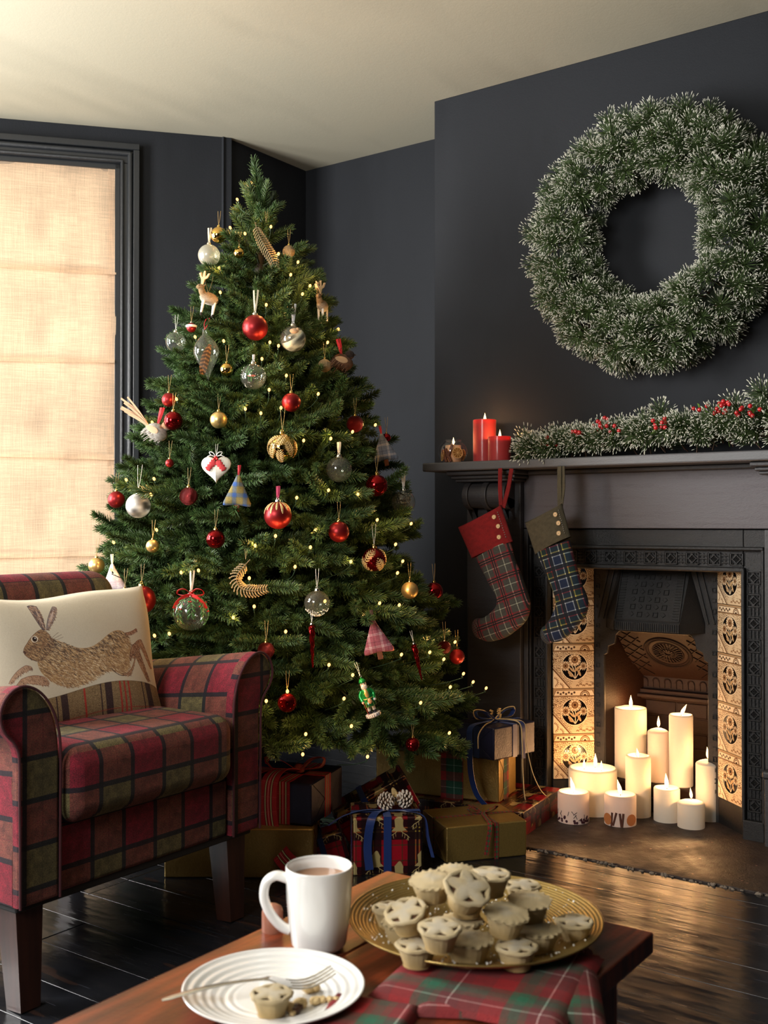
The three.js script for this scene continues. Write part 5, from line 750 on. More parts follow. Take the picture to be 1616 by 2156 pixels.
{
  const c = thing('armchair', 'red and olive plaid tweed armchair with scrolled arms and tapered dark legs', 'armchair', [0, 0, 1.705]);
  const drop = x => 0.13 * Math.max(0, 0.36 - x);          // the arms fall away towards the back
  for (const s of [-1, 1]) {
    const prof = [[0.245, 0.215], [0.245, 0.4], [0.245, 0.5], [0.25, 0.545], [0.265, 0.587], [0.288, 0.618], [0.315, 0.635], [0.34, 0.638], [0.363, 0.626], [0.378, 0.604], [0.38, 0.578], [0.371, 0.556], [0.356, 0.54], [0.343, 0.52], [0.338, 0.4], [0.336, 0.215]];
    const cv = new THREE.CatmullRomCurve3(prof.map(p => V(0, p[1], p[0])), false, 'centripetal'), LEN = cv.getLength();
    const arm = surf((u, v) => { const p = cv.getPointAt(u), x = lerp(0.36, -0.3, v); return [x, p.y - drop(x) * clamp((p.y - 0.3) / 0.3) , s * p.z]; }, 60, 24, [LEN, 0.66]);
    if (s > 0) { const ix = arm.index.array; for (let i = 0; i < ix.length; i += 3) { const t = ix[i]; ix[i] = ix[i + 1]; ix[i + 1] = t; } arm.computeVertexNormals(); }
    const a = part(c, 'arm', arm, tweedAt(0.02, 0.03));
    const face = shapeOf(cv.getSpacedPoints(60).map(p => [s * p.z, p.y])), fg = T(extr(face, 0.03, 0.007, 3), 0.385, 0, 0, 0, PI / 2, 0), m4 = new THREE.Matrix4().makeScale(1, 1, -1); fg.applyMatrix4(m4); { const ix = fix(fg).index.array; for (let i = 0; i < ix.length; i += 3) { const t = ix[i]; ix[i] = ix[i + 1]; ix[i + 1] = t; } }
    fg.translate(-0.035, 0, 0); part(a, 'front_panel', boxUV(fg), tweedAt(s > 0 ? 0.055 : 0.0, 0.04));
    part(a, 'piping', tube(cv.getSpacedPoints(40).map(p => [0.383, p.y, s * p.z]), 0.0028, 120, 8), M([0.085, 0.016, 0.022], 0.95, { bumpMap: tweedB, bumpScale: 0.001 }));
  }
  // seat cushion, crowned
  const cush = new RoundedBoxGeometry(0.55, 0.155, 0.482, 8, 0.04); { const p = cush.attributes.position; for (let i = 0; i < p.count; i++) { const x = p.getX(i) / 0.275, z = p.getZ(i) / 0.241, y = p.getY(i); if (y > 0) p.setY(i, y + 0.026 * (1 - x * x * .8) * (1 - z * z)); if (x > 0.5) p.setX(i, p.getX(i) + 0.02 * (1 - z * z) * (1 - (y / .09) ** 2) * (x - .5) * 2); } cush.computeVertexNormals(); }
  part(c, 'seat_cushion', boxUV(cush), tweedAt(0.03, 0.0), { at: [0.122, 0.425, 0] });
  part(c, 'seat_frame', bx(-0.3, 0.215, -0.245, 0.366, 0.352, 0.245, 0.012, 4), tweedAt(0.075, 0.09));
  part(c, 'underside', bx(-0.3, 0.2, -0.33, 0.36, 0.218, 0.33, 0.004), M([0.01, 0.01, 0.01], 0.9));
  // back: rounded at the top, leaning
  const bg = boxUV(new RoundedBoxGeometry(0.175, 0.62, 0.56, 8, 0.065));
  part(c, 'backrest', bg, tweedAt(0.06, 0.055), { at: [-0.118, 0.515, 0], rot: [0, 0, 0.045] });
  part(c, 'back_panel', bx(-0.33, 0.215, -0.335, -0.19, 0.5, 0.335, 0.03, 4), tweedAt(0.0, 0.02));
  for (const [x, z, k] of [[0.315, 0.29, 1], [0.315, -0.29, 1], [-0.25, 0.29, -1], [-0.25, -0.29, -1]]) {
    const g = new THREE.CylinderGeometry(0.045, 0.032, 0.212, 4, 1); g.rotateY(PI / 4); const l = g.toNonIndexed(); l.computeVertexNormals();
    part(c, 'leg', boxUV(l), legM, { at: [x + k * 0.008, 0.107, z], rot: [0, 0, k * 0.07] });
  }
}
// cushion printed with a leaping hare above a band of striped wool
const hareC = paint(1024, 820, (c, W, H) => {
  const rnd = rng(2); c.fillStyle = '#d6cab4'; c.fillRect(0, 0, W, H); c.save(); c.translate(48, -112); c.scale(0.985, 1.2);
  const P = (q, fill, st, lw) => { const p = new Path2D(); p.moveTo(q[0], q[1]); for (let i = 2; i + 3 < q.length; i += 4) p.quadraticCurveTo(q[i], q[i + 1], q[i + 2], q[i + 3]); c.fillStyle = fill; c.fill(p); if (st) { c.strokeStyle = st; c.lineWidth = lw ?? 1.6; c.stroke(p); } let a = 1e9, b = 1e9, d = 0, e = 0; for (let i = 0; i < q.length; i += 2) { a = Math.min(a, q[i]); d = Math.max(d, q[i]); b = Math.min(b, q[i + 1]); e = Math.max(e, q[i + 1]); } fur(a, b, d, e, p, (d - a) * (e - b) / 22, (x, y, r) => r < .25 ? '#5a4038' : r < .6 ? '#94705a' : '#cfa98a', 0.9, 9); };
  const fur = (x0, y0, x1, y1, inside, n, cols, ang, len) => { for (let i = 0; i < n; i++) { const x = lerp(x0, x1, rnd()), y = lerp(y0, y1, rnd()); if (!c.isPointInPath(inside, x * 0.985 + 48, y * 1.2 - 112)) continue; const a = ang + (rnd() - .5) * .7; c.strokeStyle = cols(x, y, rnd()); c.lineWidth = .8 + rnd() * 1.6; c.beginPath(); c.moveTo(x, y); c.quadraticCurveTo(x + len * .5 * Math.cos(a), y + len * .5 * Math.sin(a) + 2, x + len * Math.cos(a), y + len * Math.sin(a)); c.stroke(); } };
  // far legs, tail
  P([150, 420, 90, 440, 62, 492, 78, 500, 92, 480, 120, 452, 180, 440, 190, 425, 150, 420], '#b89478', '#6e4c40');
  P([812, 388, 850, 360, 872, 368, 905, 420, 945, 505, 935, 510, 925, 505, 885, 440, 860, 405, 835, 425, 800, 460, 780, 450, 812, 388], '#a9795a', '#6a4636');
  P([760, 332, 800, 330, 838, 312, 850, 318, 842, 326, 810, 345, 770, 345, 755, 342, 760, 332], '#a06c52', '#7a4f40', 2);
  // body
  const body = new Path2D(); body.moveTo(302, 300); body.bezierCurveTo(380, 330, 440, 385, 520, 380); body.bezierCurveTo(590, 376, 640, 318, 712, 318); body.bezierCurveTo(790, 322, 800, 400, 770, 460); body.bezierCurveTo(760, 515, 720, 540, 690, 530); body.bezierCurveTo(640, 500, 600, 508, 560, 520); body.bezierCurveTo(480, 560, 380, 548, 320, 520); body.bezierCurveTo(262, 490, 216, 460, 214, 410); body.bezierCurveTo(216, 370, 240, 330, 302, 300);
  c.fillStyle = '#bb976d'; c.fill(body);
  // head
  const head = new Path2D(); head.moveTo(150, 372); head.bezierCurveTo(140, 355, 150, 340, 170, 322); head.bezierCurveTo(200, 285, 240, 262, 262, 258); head.bezierCurveTo(290, 262, 310, 300, 308, 330); head.bezierCurveTo(290, 380, 240, 400, 214, 402); head.bezierCurveTo(190, 400, 170, 392, 150, 372); c.fillStyle = '#a98560'; c.fill(head);
  const cols = (x, y, r) => { const top = clamp((450 - y) / 120), rump = clamp((x - 640) / 140) * .3; return r < .62 * top - rump + .05 ? (r < .2 ? '#3d302e' : '#5f4a40') : r < .6 ? '#9a7452' : r < .82 ? '#cda775' : '#ecd6b0'; };
  fur(200, 290, 800, 560, body, 9000, cols, 0.6, 19); fur(140, 250, 320, 405, head, 1300, (x, y, r) => r < .3 ? '#4b3a34' : r < .75 ? '#8a6548' : '#d2b083', 0.5, 13);
  c.strokeStyle = '#6b4a3a'; c.lineWidth = 2; c.stroke(head);
  // near legs
  P([250, 480, 190, 455, 120, 480, 88, 512, 62, 540, 70, 548, 84, 552, 110, 520, 150, 500, 210, 512, 262, 520, 282, 505, 250, 480], '#b48a6c', '#6e4c40');
  P([700, 530, 760, 540, 800, 470, 822, 420, 838, 425, 870, 490, 905, 565, 892, 572, 880, 566, 842, 500, 815, 450, 795, 500, 760, 540, 735, 548, 700, 530], '#a97c5a', '#5d3d30');
  c.strokeStyle = '#4a3028'; c.lineWidth = 3; c.beginPath(); c.moveTo(830, 400); c.quadraticCurveTo(790, 430, 775, 470); c.moveTo(640, 500); c.quadraticCurveTo(680, 545, 720, 540); c.stroke(); P([800, 392, 830, 380, 840, 395, 870, 470, 905, 565, 893, 560, 885, 555, 850, 470, 825, 425, 800, 430, 772, 470, 765, 440, 800, 392], '#8d5f45', '#4f342b', 2);
  // ears, eye, nose, whiskers
  P([268, 262, 235, 200, 238, 140, 262, 130, 285, 142, 286, 200, 284, 258, 276, 262, 268, 262], '#66585a', '#463a3c'); P([272, 240, 262, 190, 268, 160, 278, 190, 280, 245, 276, 246, 272, 240], '#b59a8e');
  P([288, 262, 300, 205, 365, 152, 378, 150, 384, 160, 360, 205, 300, 262, 294, 264, 288, 262], '#8f7f7d', '#4d4042'); P([300, 245, 318, 205, 362, 168, 345, 205, 304, 248, 302, 248, 300, 245], '#c9b2a8');
  c.fillStyle = '#efe4cf'; c.beginPath(); c.ellipse(215, 302, 19, 15, -.3, 0, 7); c.fill(); c.fillStyle = '#4a2c1c'; c.beginPath(); c.ellipse(215, 302, 13, 12, 0, 0, 7); c.fill(); c.fillStyle = '#0d0906'; c.beginPath(); c.arc(214, 302, 7, 0, 7); c.fill(); c.fillStyle = '#fff'; c.beginPath(); c.arc(218, 298, 3, 0, 7); c.fill();
  c.fillStyle = '#54382f'; c.beginPath(); c.ellipse(151, 362, 9, 6, .8, 0, 7); c.fill(); c.strokeStyle = '#6b5347'; c.lineWidth = 1.5; for (const [a, b] of [[330, 280], [345, 292], [352, 305]]) { c.beginPath(); c.moveTo(290, 318); c.quadraticCurveTo(315, b + 15, a + 20, b); c.stroke(); }
  c.restore();
  // weave of the cream ground
  for (let i = 0; i < 26000; i++) { c.fillStyle = rnd() > .5 ? 'rgba(255,250,235,.10)' : 'rgba(90,70,45,.07)'; c.fillRect(rnd() * W, rnd() * H, 3, 1.5); }
  // striped wool band with a bowed upper edge
  c.save(); c.beginPath(); c.moveTo(0, H); c.lineTo(0, 655); c.quadraticCurveTo(60, 610, 210, 592); c.quadraticCurveTo(560, 548, 860, 572); c.quadraticCurveTo(970, 585, W, 625); c.lineTo(W, H); c.closePath(); c.clip(); c.fillStyle = '#8e7450'; c.fillRect(0, 500, W, 400);
  for (let i = 0; i < 60000; i++) { c.fillStyle = ['rgba(60,42,28,.35)', 'rgba(205,175,125,.35)', 'rgba(120,95,65,.4)'][i % 3]; c.fillRect(rnd() * W, 540 + rnd() * 300, 3, 2); }
  for (const x0 of [75, 330, 590, 850]) { c.fillStyle = 'rgba(48,28,32,.92)'; c.fillRect(x0 + 40, 500, 40, 400); c.fillRect(x0 + 12, 500, 7, 400); }
  for (const x of [205, 232, 258, 715, 742, 768, 505]) { c.fillStyle = 'rgba(176,46,36,.9)'; c.fillRect(x, 500, x === 505 ? 11 : 10, 400); } c.fillStyle = 'rgba(160,56,40,.5)'; c.fillRect(0, 712, W, 7);
  for (let i = 0; i < 30000; i++) { c.fillStyle = i % 2 ? 'rgba(30,20,15,.16)' : 'rgba(230,200,150,.14)'; c.fillRect(rnd() * W, 540 + rnd() * 300, 2, 2); } c.restore();
  c.strokeStyle = 'rgba(90,70,50,.5)'; c.lineWidth = 3; c.beginPath(); c.moveTo(0, 655); c.quadraticCurveTo(60, 610, 210, 592); c.quadraticCurveTo(560, 548, 860, 572); c.quadraticCurveTo(970, 585, W, 625); c.stroke();
}, { clamp: true });
{
  const W = 0.475, Hh = 0.355, o = thing('cushion', 'cream cushion printed with a leaping hare above a striped brown wool band', 'cushion', [0.078, 0.618, 1.69]);
  const f = s => (u, v) => { const a = u * 2 - 1, b = v * 2 - 1, pinch = 1 - 0.07 * (1 - Math.abs(a)) * 0 , k = Math.pow(Math.max(0, (1 - a ** 4) * (1 - b ** 4)), .55); return [a * W / 2 * (1 - 0.055 * (1 - b * b)) + 0.006 * Math.sin(b * 3), b * Hh / 2 * (1 - 0.07 * (1 - a * a)) + 0.004 * Math.sin(a * 5), s * (0.058 * k + 0.003 * Math.sin(a * 6 + b * 3) * k)]; };
  const fr = surf(f(1), 48, 40); { const uv = fr.attributes.uv; for (let i = 0; i < uv.count; i++) uv.setXY(i, uv.getX(i), uv.getY(i)); }
  const bk = surf(f(-1), 48, 40); { const ix = bk.index.array; for (let i = 0; i < ix.length; i += 3) { const t = ix[i]; ix[i] = ix[i + 1]; ix[i + 1] = t; } bk.computeVertexNormals(); }
  part(o, 'printed_front', fr, M(0xffffff, 0.95, { map: hareC, bumpMap: again(clothBump, { size: [0.18, 0.18] }), bumpScale: 0.0009 })); part(o, 'back', bk, M([0.36, 0.28, 0.17], 0.95));
  const X = V(0.12, 0.03, -0.99).normalize(), Y0 = V(-0.27, 0.96, -0.01), Z = X.clone().cross(Y0).normalize(), Y = Z.clone().cross(X);
  o.quaternion.setFromRotationMatrix(new THREE.Matrix4().makeBasis(X, Y, Z));
}
// ---------- stockings ----------
function stocking(label, cloth, cuffM, cuff, spine, strapPts, z, rotUV) {
  const o = thing('christmas_stocking', label, 'stocking', [0, 0, 0], [0, 0, 0], 'stockings under the mantel shelf');
  const leg = loft(spine.map(([x, y, w], i) => [x, y, z, w, i > 4 ? 0.02 : 0.024]), 28, 60, 2.6); part(o, 'leg', leg, cloth);
  const n = spine.length - 1, e = spine[n]; part(o, 'toe', T(new THREE.SphereGeometry(1, 24, 16), e[0] - .002, e[1], z, 0, 0, 0.3, [e[2] * .8, e[2] * 1.02, 0.0198]), cloth);
  const [A, B, C, D] = cuff, open = 0.026, cf = (k, inn) => surf((u, v) => { const a = u * 2 * PI, m = t => { const l = [lerp(A[0], D[0], t), lerp(A[1], D[1], t)], r = [lerp(B[0], C[0], t), lerp(B[1], C[1], t)]; const s = 0.5 + 0.5 * Math.cos(a) * k; return [lerp(l[0], r[0], s), lerp(l[1], r[1], s)]; }; const q = m(v), sag = Math.abs(Math.sin(a)); return [q[0], q[1] - (Math.sin(a) > 0 ? 0.012 * sag * (1 - v) : -0.004 * sag * (1 - v)) - (v > .9 ? 0 : 0), z + Math.sin(a) * open * k * (1 - .06 * v)]; }, 40, 14, [0.36, 0.12], true);
  part(o, 'cuff', [cf(1), cf(0.95)], cuffM);
  const bm = M(0xffffff, 0.45, { map: paint(64, 64, c => { c.fillStyle = '#d9b98c'; c.fillRect(0, 0, 64, 64); c.fillStyle = '#b58f5f'; c.beginPath(); c.arc(32, 32, 26, 0, 7); c.fill(); c.fillStyle = '#e3c79c'; c.beginPath(); c.arc(32, 32, 21, 0, 7); c.fill(); c.fillStyle = '#3a2718'; for (const [x, y] of [[26, 28], [38, 28], [26, 38], [38, 38]]) { c.beginPath(); c.arc(x, y, 3.4, 0, 7); c.fill(); } }, { clamp: true }) });
  for (let i = 0; i < 3; i++) { const t = 0.2 + i * 0.27, s = 0.86 - (i === 2 ? .04 : 0) + (i === 1 ? .02 : 0), x = lerp(lerp(A[0], D[0], t), lerp(B[0], C[0], t), s), y = lerp(lerp(A[1], D[1], t), lerp(B[1], C[1], t), s), bgm = T(new THREE.CylinderGeometry(0.0072, 0.0076, 0.003, 20), 0, 0, 0, PI / 2); const P = bgm.attributes.position, uv = bgm.attributes.uv; for (let j = 0; j < P.count; j++) uv.setXY(j, .5 + P.getX(j) / .0155, .5 + P.getY(j) / .0155); part(o, 'button', bgm, bm, { at: [x, y - 0.006, z + open * 0.78] }); }
  part(o, 'flap_stitching', Array.from({ length: 15 }, (_, i) => { const t = 0.12 + i / 14 * .86, s = 0.95 - (t > .8 ? (t - .8) * 1.6 : 0), x = lerp(lerp(A[0], D[0], t), lerp(B[0], C[0], t), s), y = lerp(lerp(A[1], D[1], t), lerp(B[1], C[1], t), s); return bx(x - .0008, y - .008, z + open * .5, x + .0008, y - .005, z + open * .5 + .0045, .0004); }), M([0.35, 0.33, 0.3], .9));
  for (const p of strapPts) part(o, 'strap', ribbon(p, 0.016, [1, 0.1, 0.25], 0.003, 30), cuffM);
  return o;
}
const knit = (c) => M(c, 0.97, { bumpMap: again(clothBump, { size: [0.05, 0.05] }), bumpScale: 0.0018, map: tex(128, 128, (u, v, x, y) => { const k = 190 + 90 * (hash(x, y, 1) - .3) * .6 + 30 * vnoise(u, v, 10, 10, 2); return [k, k, k]; }, { srgb: true, size: [0.08, 0.08] }) });
const st1 = weave(256, [[9, '#3c3d39'], [1, '#b9c1aa'], [7, '#3c3d39'], [2.2, '#80121d'], [2, '#141414'], [.7, '#c86a6a'], [2, '#141414'], [2.2, '#80121d']], null, [0.066, 0.066], { noise: .12, rot: 0.35, warp: .5 });
const st2 = weave(256, [[8, '#10213f'], [1, '#c9cfd2'], [3, '#0d1622'], [1.2, '#b9a94c'], [5, '#0f2a2a'], [1, '#8d1c1c'], [4, '#0d1420'], [.8, '#c9cfd2']], null, [0.075, 0.075], { noise: .1, rot: 0.3, warp: .5 });
stocking('red-cuffed grey and red tartan stocking with three wooden buttons', M(0xffffff, 0.9, { map: st1, bumpMap: clothBump, bumpScale: .0005 }), knit([0.36, 0.012, 0.014]), [[0.242, 0.936], [0.404, 1.009], [0.448, 0.89], [0.295, 0.832]],
  [[0.374, 0.862, 0.068], [0.408, 0.790, 0.060], [0.440, 0.729, 0.055], [0.449, 0.675, 0.060], [0.412, 0.628, 0.050], [0.362, 0.602, 0.043], [0.325, 0.600, 0.034]], [[[0.392, 1.13, 0.207], [0.394, 1.07, 0.212], [0.4, 1.0, 0.216]], [[0.434, 1.128, 0.207], [0.426, 1.07, 0.212], [0.408, 1.0, 0.216]]], 0.226);
stocking('olive-cuffed navy tartan stocking with three wooden buttons, nearer the fire', M(0xffffff, 0.9, { map: st2, bumpMap: clothBump, bumpScale: .0005 }), knit([0.15, 0.125, 0.075]), [[0.495, 0.952], [0.623, 1.012], [0.653, 0.907], [0.531, 0.848]],
  [[0.594, 0.875, 0.060], [0.620, 0.805, 0.053], [0.643, 0.745, 0.049], [0.657, 0.695, 0.055], [0.636, 0.648, 0.045], [0.604, 0.612, 0.038], [0.575, 0.594, 0.029]], [[[0.607, 1.13, 0.207], [0.609, 1.06, 0.212], [0.612, 1.0, 0.216]], [[0.617, 1.13, 0.205], [0.62, 1.06, 0.21], [0.617, 1.0, 0.22]]], 0.226);
// ---------- presents ----------
const paperB = tex(128, 128, (u, v, x, y) => 0.5 * vnoise(u, v, 5, 7, 1) + 0.3 * vnoise(u, v, 15, 11, 2) + .2 * hash(x, y, 3), { size: [0.3, 0.3] });
const navyP = M([0.012, 0.014, 0.04], 0.33, { bumpMap: paperB, bumpScale: 0.0015, metalness: 0.2 }), goldP = M([0.33, 0.215, 0.06], 0.36, { bumpMap: paperB, bumpScale: 0.002, metalness: 0.6, map: tex(128, 128, (u, v, x, y) => { const k = 225 + 30 * hash(x, y >> 2, 1); return [k, k, k]; }, { srgb: true, size: [.1, .1] }) });
// glossy tartan paper printed with gold stags
const tart = [[30, '#8c0f1e'], [3, '#2a3a1c'], [10, '#7a0d1a'], [16, '#1a0c0e'], [3, '#8d7a2e'], [5, '#1a0c0e'], [3, '#8d7a2e'], [16, '#1a0c0e'], [10, '#7a0d1a'], [3, '#2a3a1c']];
function stags(c, W, ink, ground) {
  c.fillStyle = ink; c.strokeStyle = ink; c.lineCap = 'round';
  for (const [x, y] of [[64, 150], [192, 90], [64, -106], [192, 346]]) { c.save(); c.translate(x, y); c.beginPath(); c.moveTo(-10, -56); c.quadraticCurveTo(2, -72, 12, -60); c.lineTo(24, -34); c.quadraticCurveTo(20, -10, 26, 6); c.quadraticCurveTo(34, 10, 42, 22); c.quadraticCurveTo(24, 22, 16, 26); c.lineTo(-12, 26); c.quadraticCurveTo(-30, 24, -42, 24); c.quadraticCurveTo(-30, 8, -22, 4); c.quadraticCurveTo(-24, -20, -26, -38); c.closePath(); c.fill();
    for (const s of [-1, 1]) { c.lineWidth = 4.5; c.beginPath(); c.moveTo(s * 10, 24); c.quadraticCurveTo(s * 26, 40, s * 44, 48); c.quadraticCurveTo(s * 52, 56, s * 50, 76); c.stroke(); c.lineWidth = 3; for (const [a, b, d, e] of [[20, 34, 18, 54], [34, 43, 30, 64], [44, 48, 58, 62], [50, 62, 42, 74]]) { c.beginPath(); c.moveTo(s * a, b); c.lineTo(s * d, e); c.stroke(); } } c.restore(); }
}
const tartBase = weave(256, tart, null, null, { noise: .06, warp: .5, blotch: 0.05 });
const stagC = paint(256, 256, (c, W) => { const im = c.createImageData(256, 256); im.data.set(tartBase.image.data); c.putImageData(im, 0, 0); stags(c, W, '#b7a46e'); }, { size: [0.125, 0.125] });
const stagMt = paint(256, 256, (c, W) => { c.fillStyle = 'rgb(0,70,0)'; c.fillRect(0, 0, 256, 256); stags(c, W, 'rgb(0,75,90)'); }, { size: [0.125, 0.125], srgb: false }); stagMt.colorSpace = THREE.NoColorSpace;
const stagP = M(0xffffff, 1, { map: stagC, roughnessMap: stagMt, metalnessMap: stagMt, metalness: 1, bumpMap: paperB, bumpScale: 0.0012 });
const ribNavy = M([0.012, 0.03, 0.13], 0.3, { sheen: .5, sheenColor: new THREE.Color(.3, .4, .8) });
const stripe = (w, cols) => tex(64, 256, (u, v, x, y) => { let d = u * cols.reduce((a, q) => a + q[0], 0), k = 0; while (d > cols[k][0]) { d -= cols[k][0]; k++; } const q = hex(cols[k][1]), m = (y % 64) < 5 || ((y % 64) > 9 && (y % 64) < 12) ? .35 : 0, n = .9 + .2 * hash(x, y, 1); return q.map((z, i) => lerp(z, [190, 90, 90][i], m) * n); }, { srgb: true, size: [w, 0.16] });
const ribTartan = M(0xffffff, 0.8, { map: stripe(0.05, [[9, '#9c1620'], [1, '#1a1a18'], [2.4, '#b9b58a'], [1.2, '#1f2a1c'], [3, '#9c1620'], [1, '#d9a0a0'], [3, '#9c1620'], [1.2, '#1f2a1c'], [2.4, '#b9b58a'], [1, '#1a1a18'], [9, '#9c1620']]) });
const ribGreen = M(0xffffff, 0.85, { map: weave(128, [[7, '#7d1418'], [2, '#0f3a2c'], [8, '#0f4030'], [.8, '#c2cdc6'], [8, '#0f4030'], [2, '#0f3a2c'], [7, '#7d1418']], null, [0.09, 0.07], { noise: .1, warp: .5 }) });
const ribCheck = M(0xffffff, 0.85, { map: weave(64, [[3, '#7d1418'], [3, '#0f5a30'], [3, '#8d1a1c']], null, [0.014, 0.014], { noise: .1, warp: .5 }) });
const cordG = M([0.42, 0.33, 0.17], 0.55);
function present(label, pos, ry, [w, h, d], paper, { tilt = 0, roll = 0, group, folds = 3 } = {}) {
  const o = thing('wrapped_present', label, 'present', pos, [tilt, ry, roll], group ?? 'presents under the tree');
  const g = boxUV(new RoundedBoxGeometry(w, h, d, 3, 0.005)); { const p = g.attributes.position; for (let i = 0; i < p.count; i++) p.setY(i, p.getY(i) + h / 2); } part(o, 'wrapping', g, paper);
  for (const s of [-1, 1]) if (folds & (s > 0 ? 2 : 1)) part(o, 'folded_flap', [T(extr([[-d / 2 * .94, h / 2 * .96], [d / 2 * .94, h / 2 * .96], [d * .1, -h * .02], [-d * .1, -h * .02]], 0.0014, 0.0003), s > 0 ? w / 2 : -w / 2 - .0, h / 2, 0, 0, s * PI / 2, 0), T(extr([[-d / 2 * .94, -h / 2 * .96], [d / 2 * .94, -h / 2 * .96], [0, h * .05]], 0.0012, 0.0003), s > 0 ? w / 2 : -w / 2, h / 2, 0, 0, s * PI / 2, 0)], paper);
  return o;
}
// a band round a box: across the width (axis x) at x = at, or across the depth at z = at
function band(o, [w, h, d], axis, at, rw, m, name = 'ribbon') { const e = 0.0012; const q = axis === 'z' ? [[at, -e, d / 2 + e], [at, h + e, d / 2 + e], [at, h + e, -d / 2 - e], [at, -e, -d / 2 - e]] : [[w / 2 + e, -e, at], [w / 2 + e, h + e, at], [-w / 2 - e, h + e, at], [-w / 2 - e, -e, at]];
  const seg = []; for (let i = 0; i < 3; i++) { const a = q[i], b = q[i + 1], pts = [0, 1, 2, 3, 4].map(k => a.map((v, j) => lerp(v, b[j], k / 4))); seg.push(ribbon(pts, rw, axis === 'z' ? [1, 0, 0] : [0, 0, 1], 0.0012, 8)); } return part(o, name, seg, m); }
// left stack
{
  let B = [0.40, 0.132, 0.26], o = present('large plain gold present on the floor behind the armchair leg', [0.071, 0, 1.083], 0.61, B, goldP);
  B = [0.32, 0.112, 0.236]; o = present('navy present with a wide red tartan ribbon, stacked on the large gold one', [0.106, 0.1345, 1.0], 0.3, B, navyP);
  band(o, B, 'x', 0.0, 0.045, ribTartan); band(o, B, 'z', 0.075, 0.045, ribTartan);
  part(o, 'bow', [ribbon([[.075, .114, 0], [.03, .15, .03], [-.01, .152, .03], [.0, .125, .02], [.075, .118, .0]], .042, [.3, .3, 1], .0012, 30), ribbon([[.075, .114, 0], [.11, .15, -.01], [.14, .152, -.02], [.135, .13, -.02], [.08, .118, .0]], .042, [.2, .3, 1], .0012, 30), T(ball(.016, .075, .122, .0, 14, 10), 0, 0, 0)], ribTartan);
  part(o, 'ribbon_tail', [ribbon([[.075, .12, .02], [.05, .135, .08], [.042, .118, .122], [.04, .06, .134], [.052, -.01, .142], [.09, -.07, .160], [.135, -.1, .175]], .05, [1, .12, 0], .0014, 50), ribbon([[.06, .12, .02], [0, .12, .05], [-.06, .09, .1], [-.078, .03, .124], [-.075, -.05, .13]], .045, [.6, .3, .4], .0014, 40)], ribTartan);
}
// front row
{
  const B = [0.187, 0.155, 0.165], o = present('square red tartan present printed with gold stags, tied with navy ribbon and two pine cones', [0.40, 0, 0.873], 0.70, B, stagP);
  band(o, B, 'z', 0.0, 0.021, ribNavy); band(o, B, 'x', 0.02, 0.018, ribNavy);
  part(o, 'ribbon_tail', [ribbon([[0, .158, .02], [-.03, .162, .06], [-.045, .15, .09], [-.055, .08, .095], [-.05, .02, .1]], .022, [1, .1, 0], .001, 40), ribbon([[0, .158, .02], [.05, .162, .05], [.098, .15, .06], [.112, .09, .064], [.125, .04, .07]], .018, [.4, .2, 1], .001, 40), ribbon([[0, .158, .02], [-.06, .162, .03], [-.12, .15, .045], [-.16, .13, .06]], .018, [.2, .2, 1], .001, 30)], ribNavy);
  const coneM = M(0xffffff, 0.7, { vertexColors: true });
  for (const [x, z, a] of [[0.0, 0.02, -.9], [0.055, 0.0, .9]]) { const q = [T(ball(1, 0, 0, 0, 14, 10), 0, 0, 0, 0, 0, 0, [.014, .02, .014])]; for (let i = 0; i < 62; i++) { const t = i / 62, b = i * 2.4, r = .021 * Math.sin(PI * (.1 + .85 * t)), y = -.022 + t * .046; q.push(T(new THREE.SphereGeometry(1, 8, 6), r * Math.cos(b), y, r * Math.sin(b), 0, -b, .5, [.0065, .0028, .0048])); } part(o, 'pine_cone', tint(mg(q), (px, py, pz) => Math.hypot(px, pz) > .0205 * Math.sin(PI * clamp((py + .024) / .05, .1, .9)) ? [.62, .56, .48] : [.12, .06, .03]), coneM, { at: [x, .182, z], rot: [1.1, 0, a] }); }
  part(o, 'gold_leaf', T(petal(.03, .016), .026, .2, -.005, -.6, 0, .3), OM.goldRelief);
}
{
  const B = [0.245, 0.1, 0.2], o = present('low gold present tied with narrow red and green checked ribbon, frontmost by the hearth', [0.526, 0, 0.605], 0.92, B, goldP);
  band(o, B, 'z', 0.028, 0.012, ribCheck); band(o, B, 'x', 0.0, 0.011, ribCheck);
  part(o, 'bow', [-1, 1].map(s => ribbon([[.028, .102, 0], [.028 + s * .02, .118, .012 * s], [.028 + s * .045, .12, .0], [.028 + s * .035, .106, -.008], [.028, .103, 0]], .011, [.1, .3, 1], .001, 24)).concat([ribbon([[.028, .104, 0], [.012, .108, .06], [0.004, .1, .112], [-.004, .06, .118], [-.012, .02, .122]], .012, [1, .1, 0], .001, 30)]), ribCheck);
}
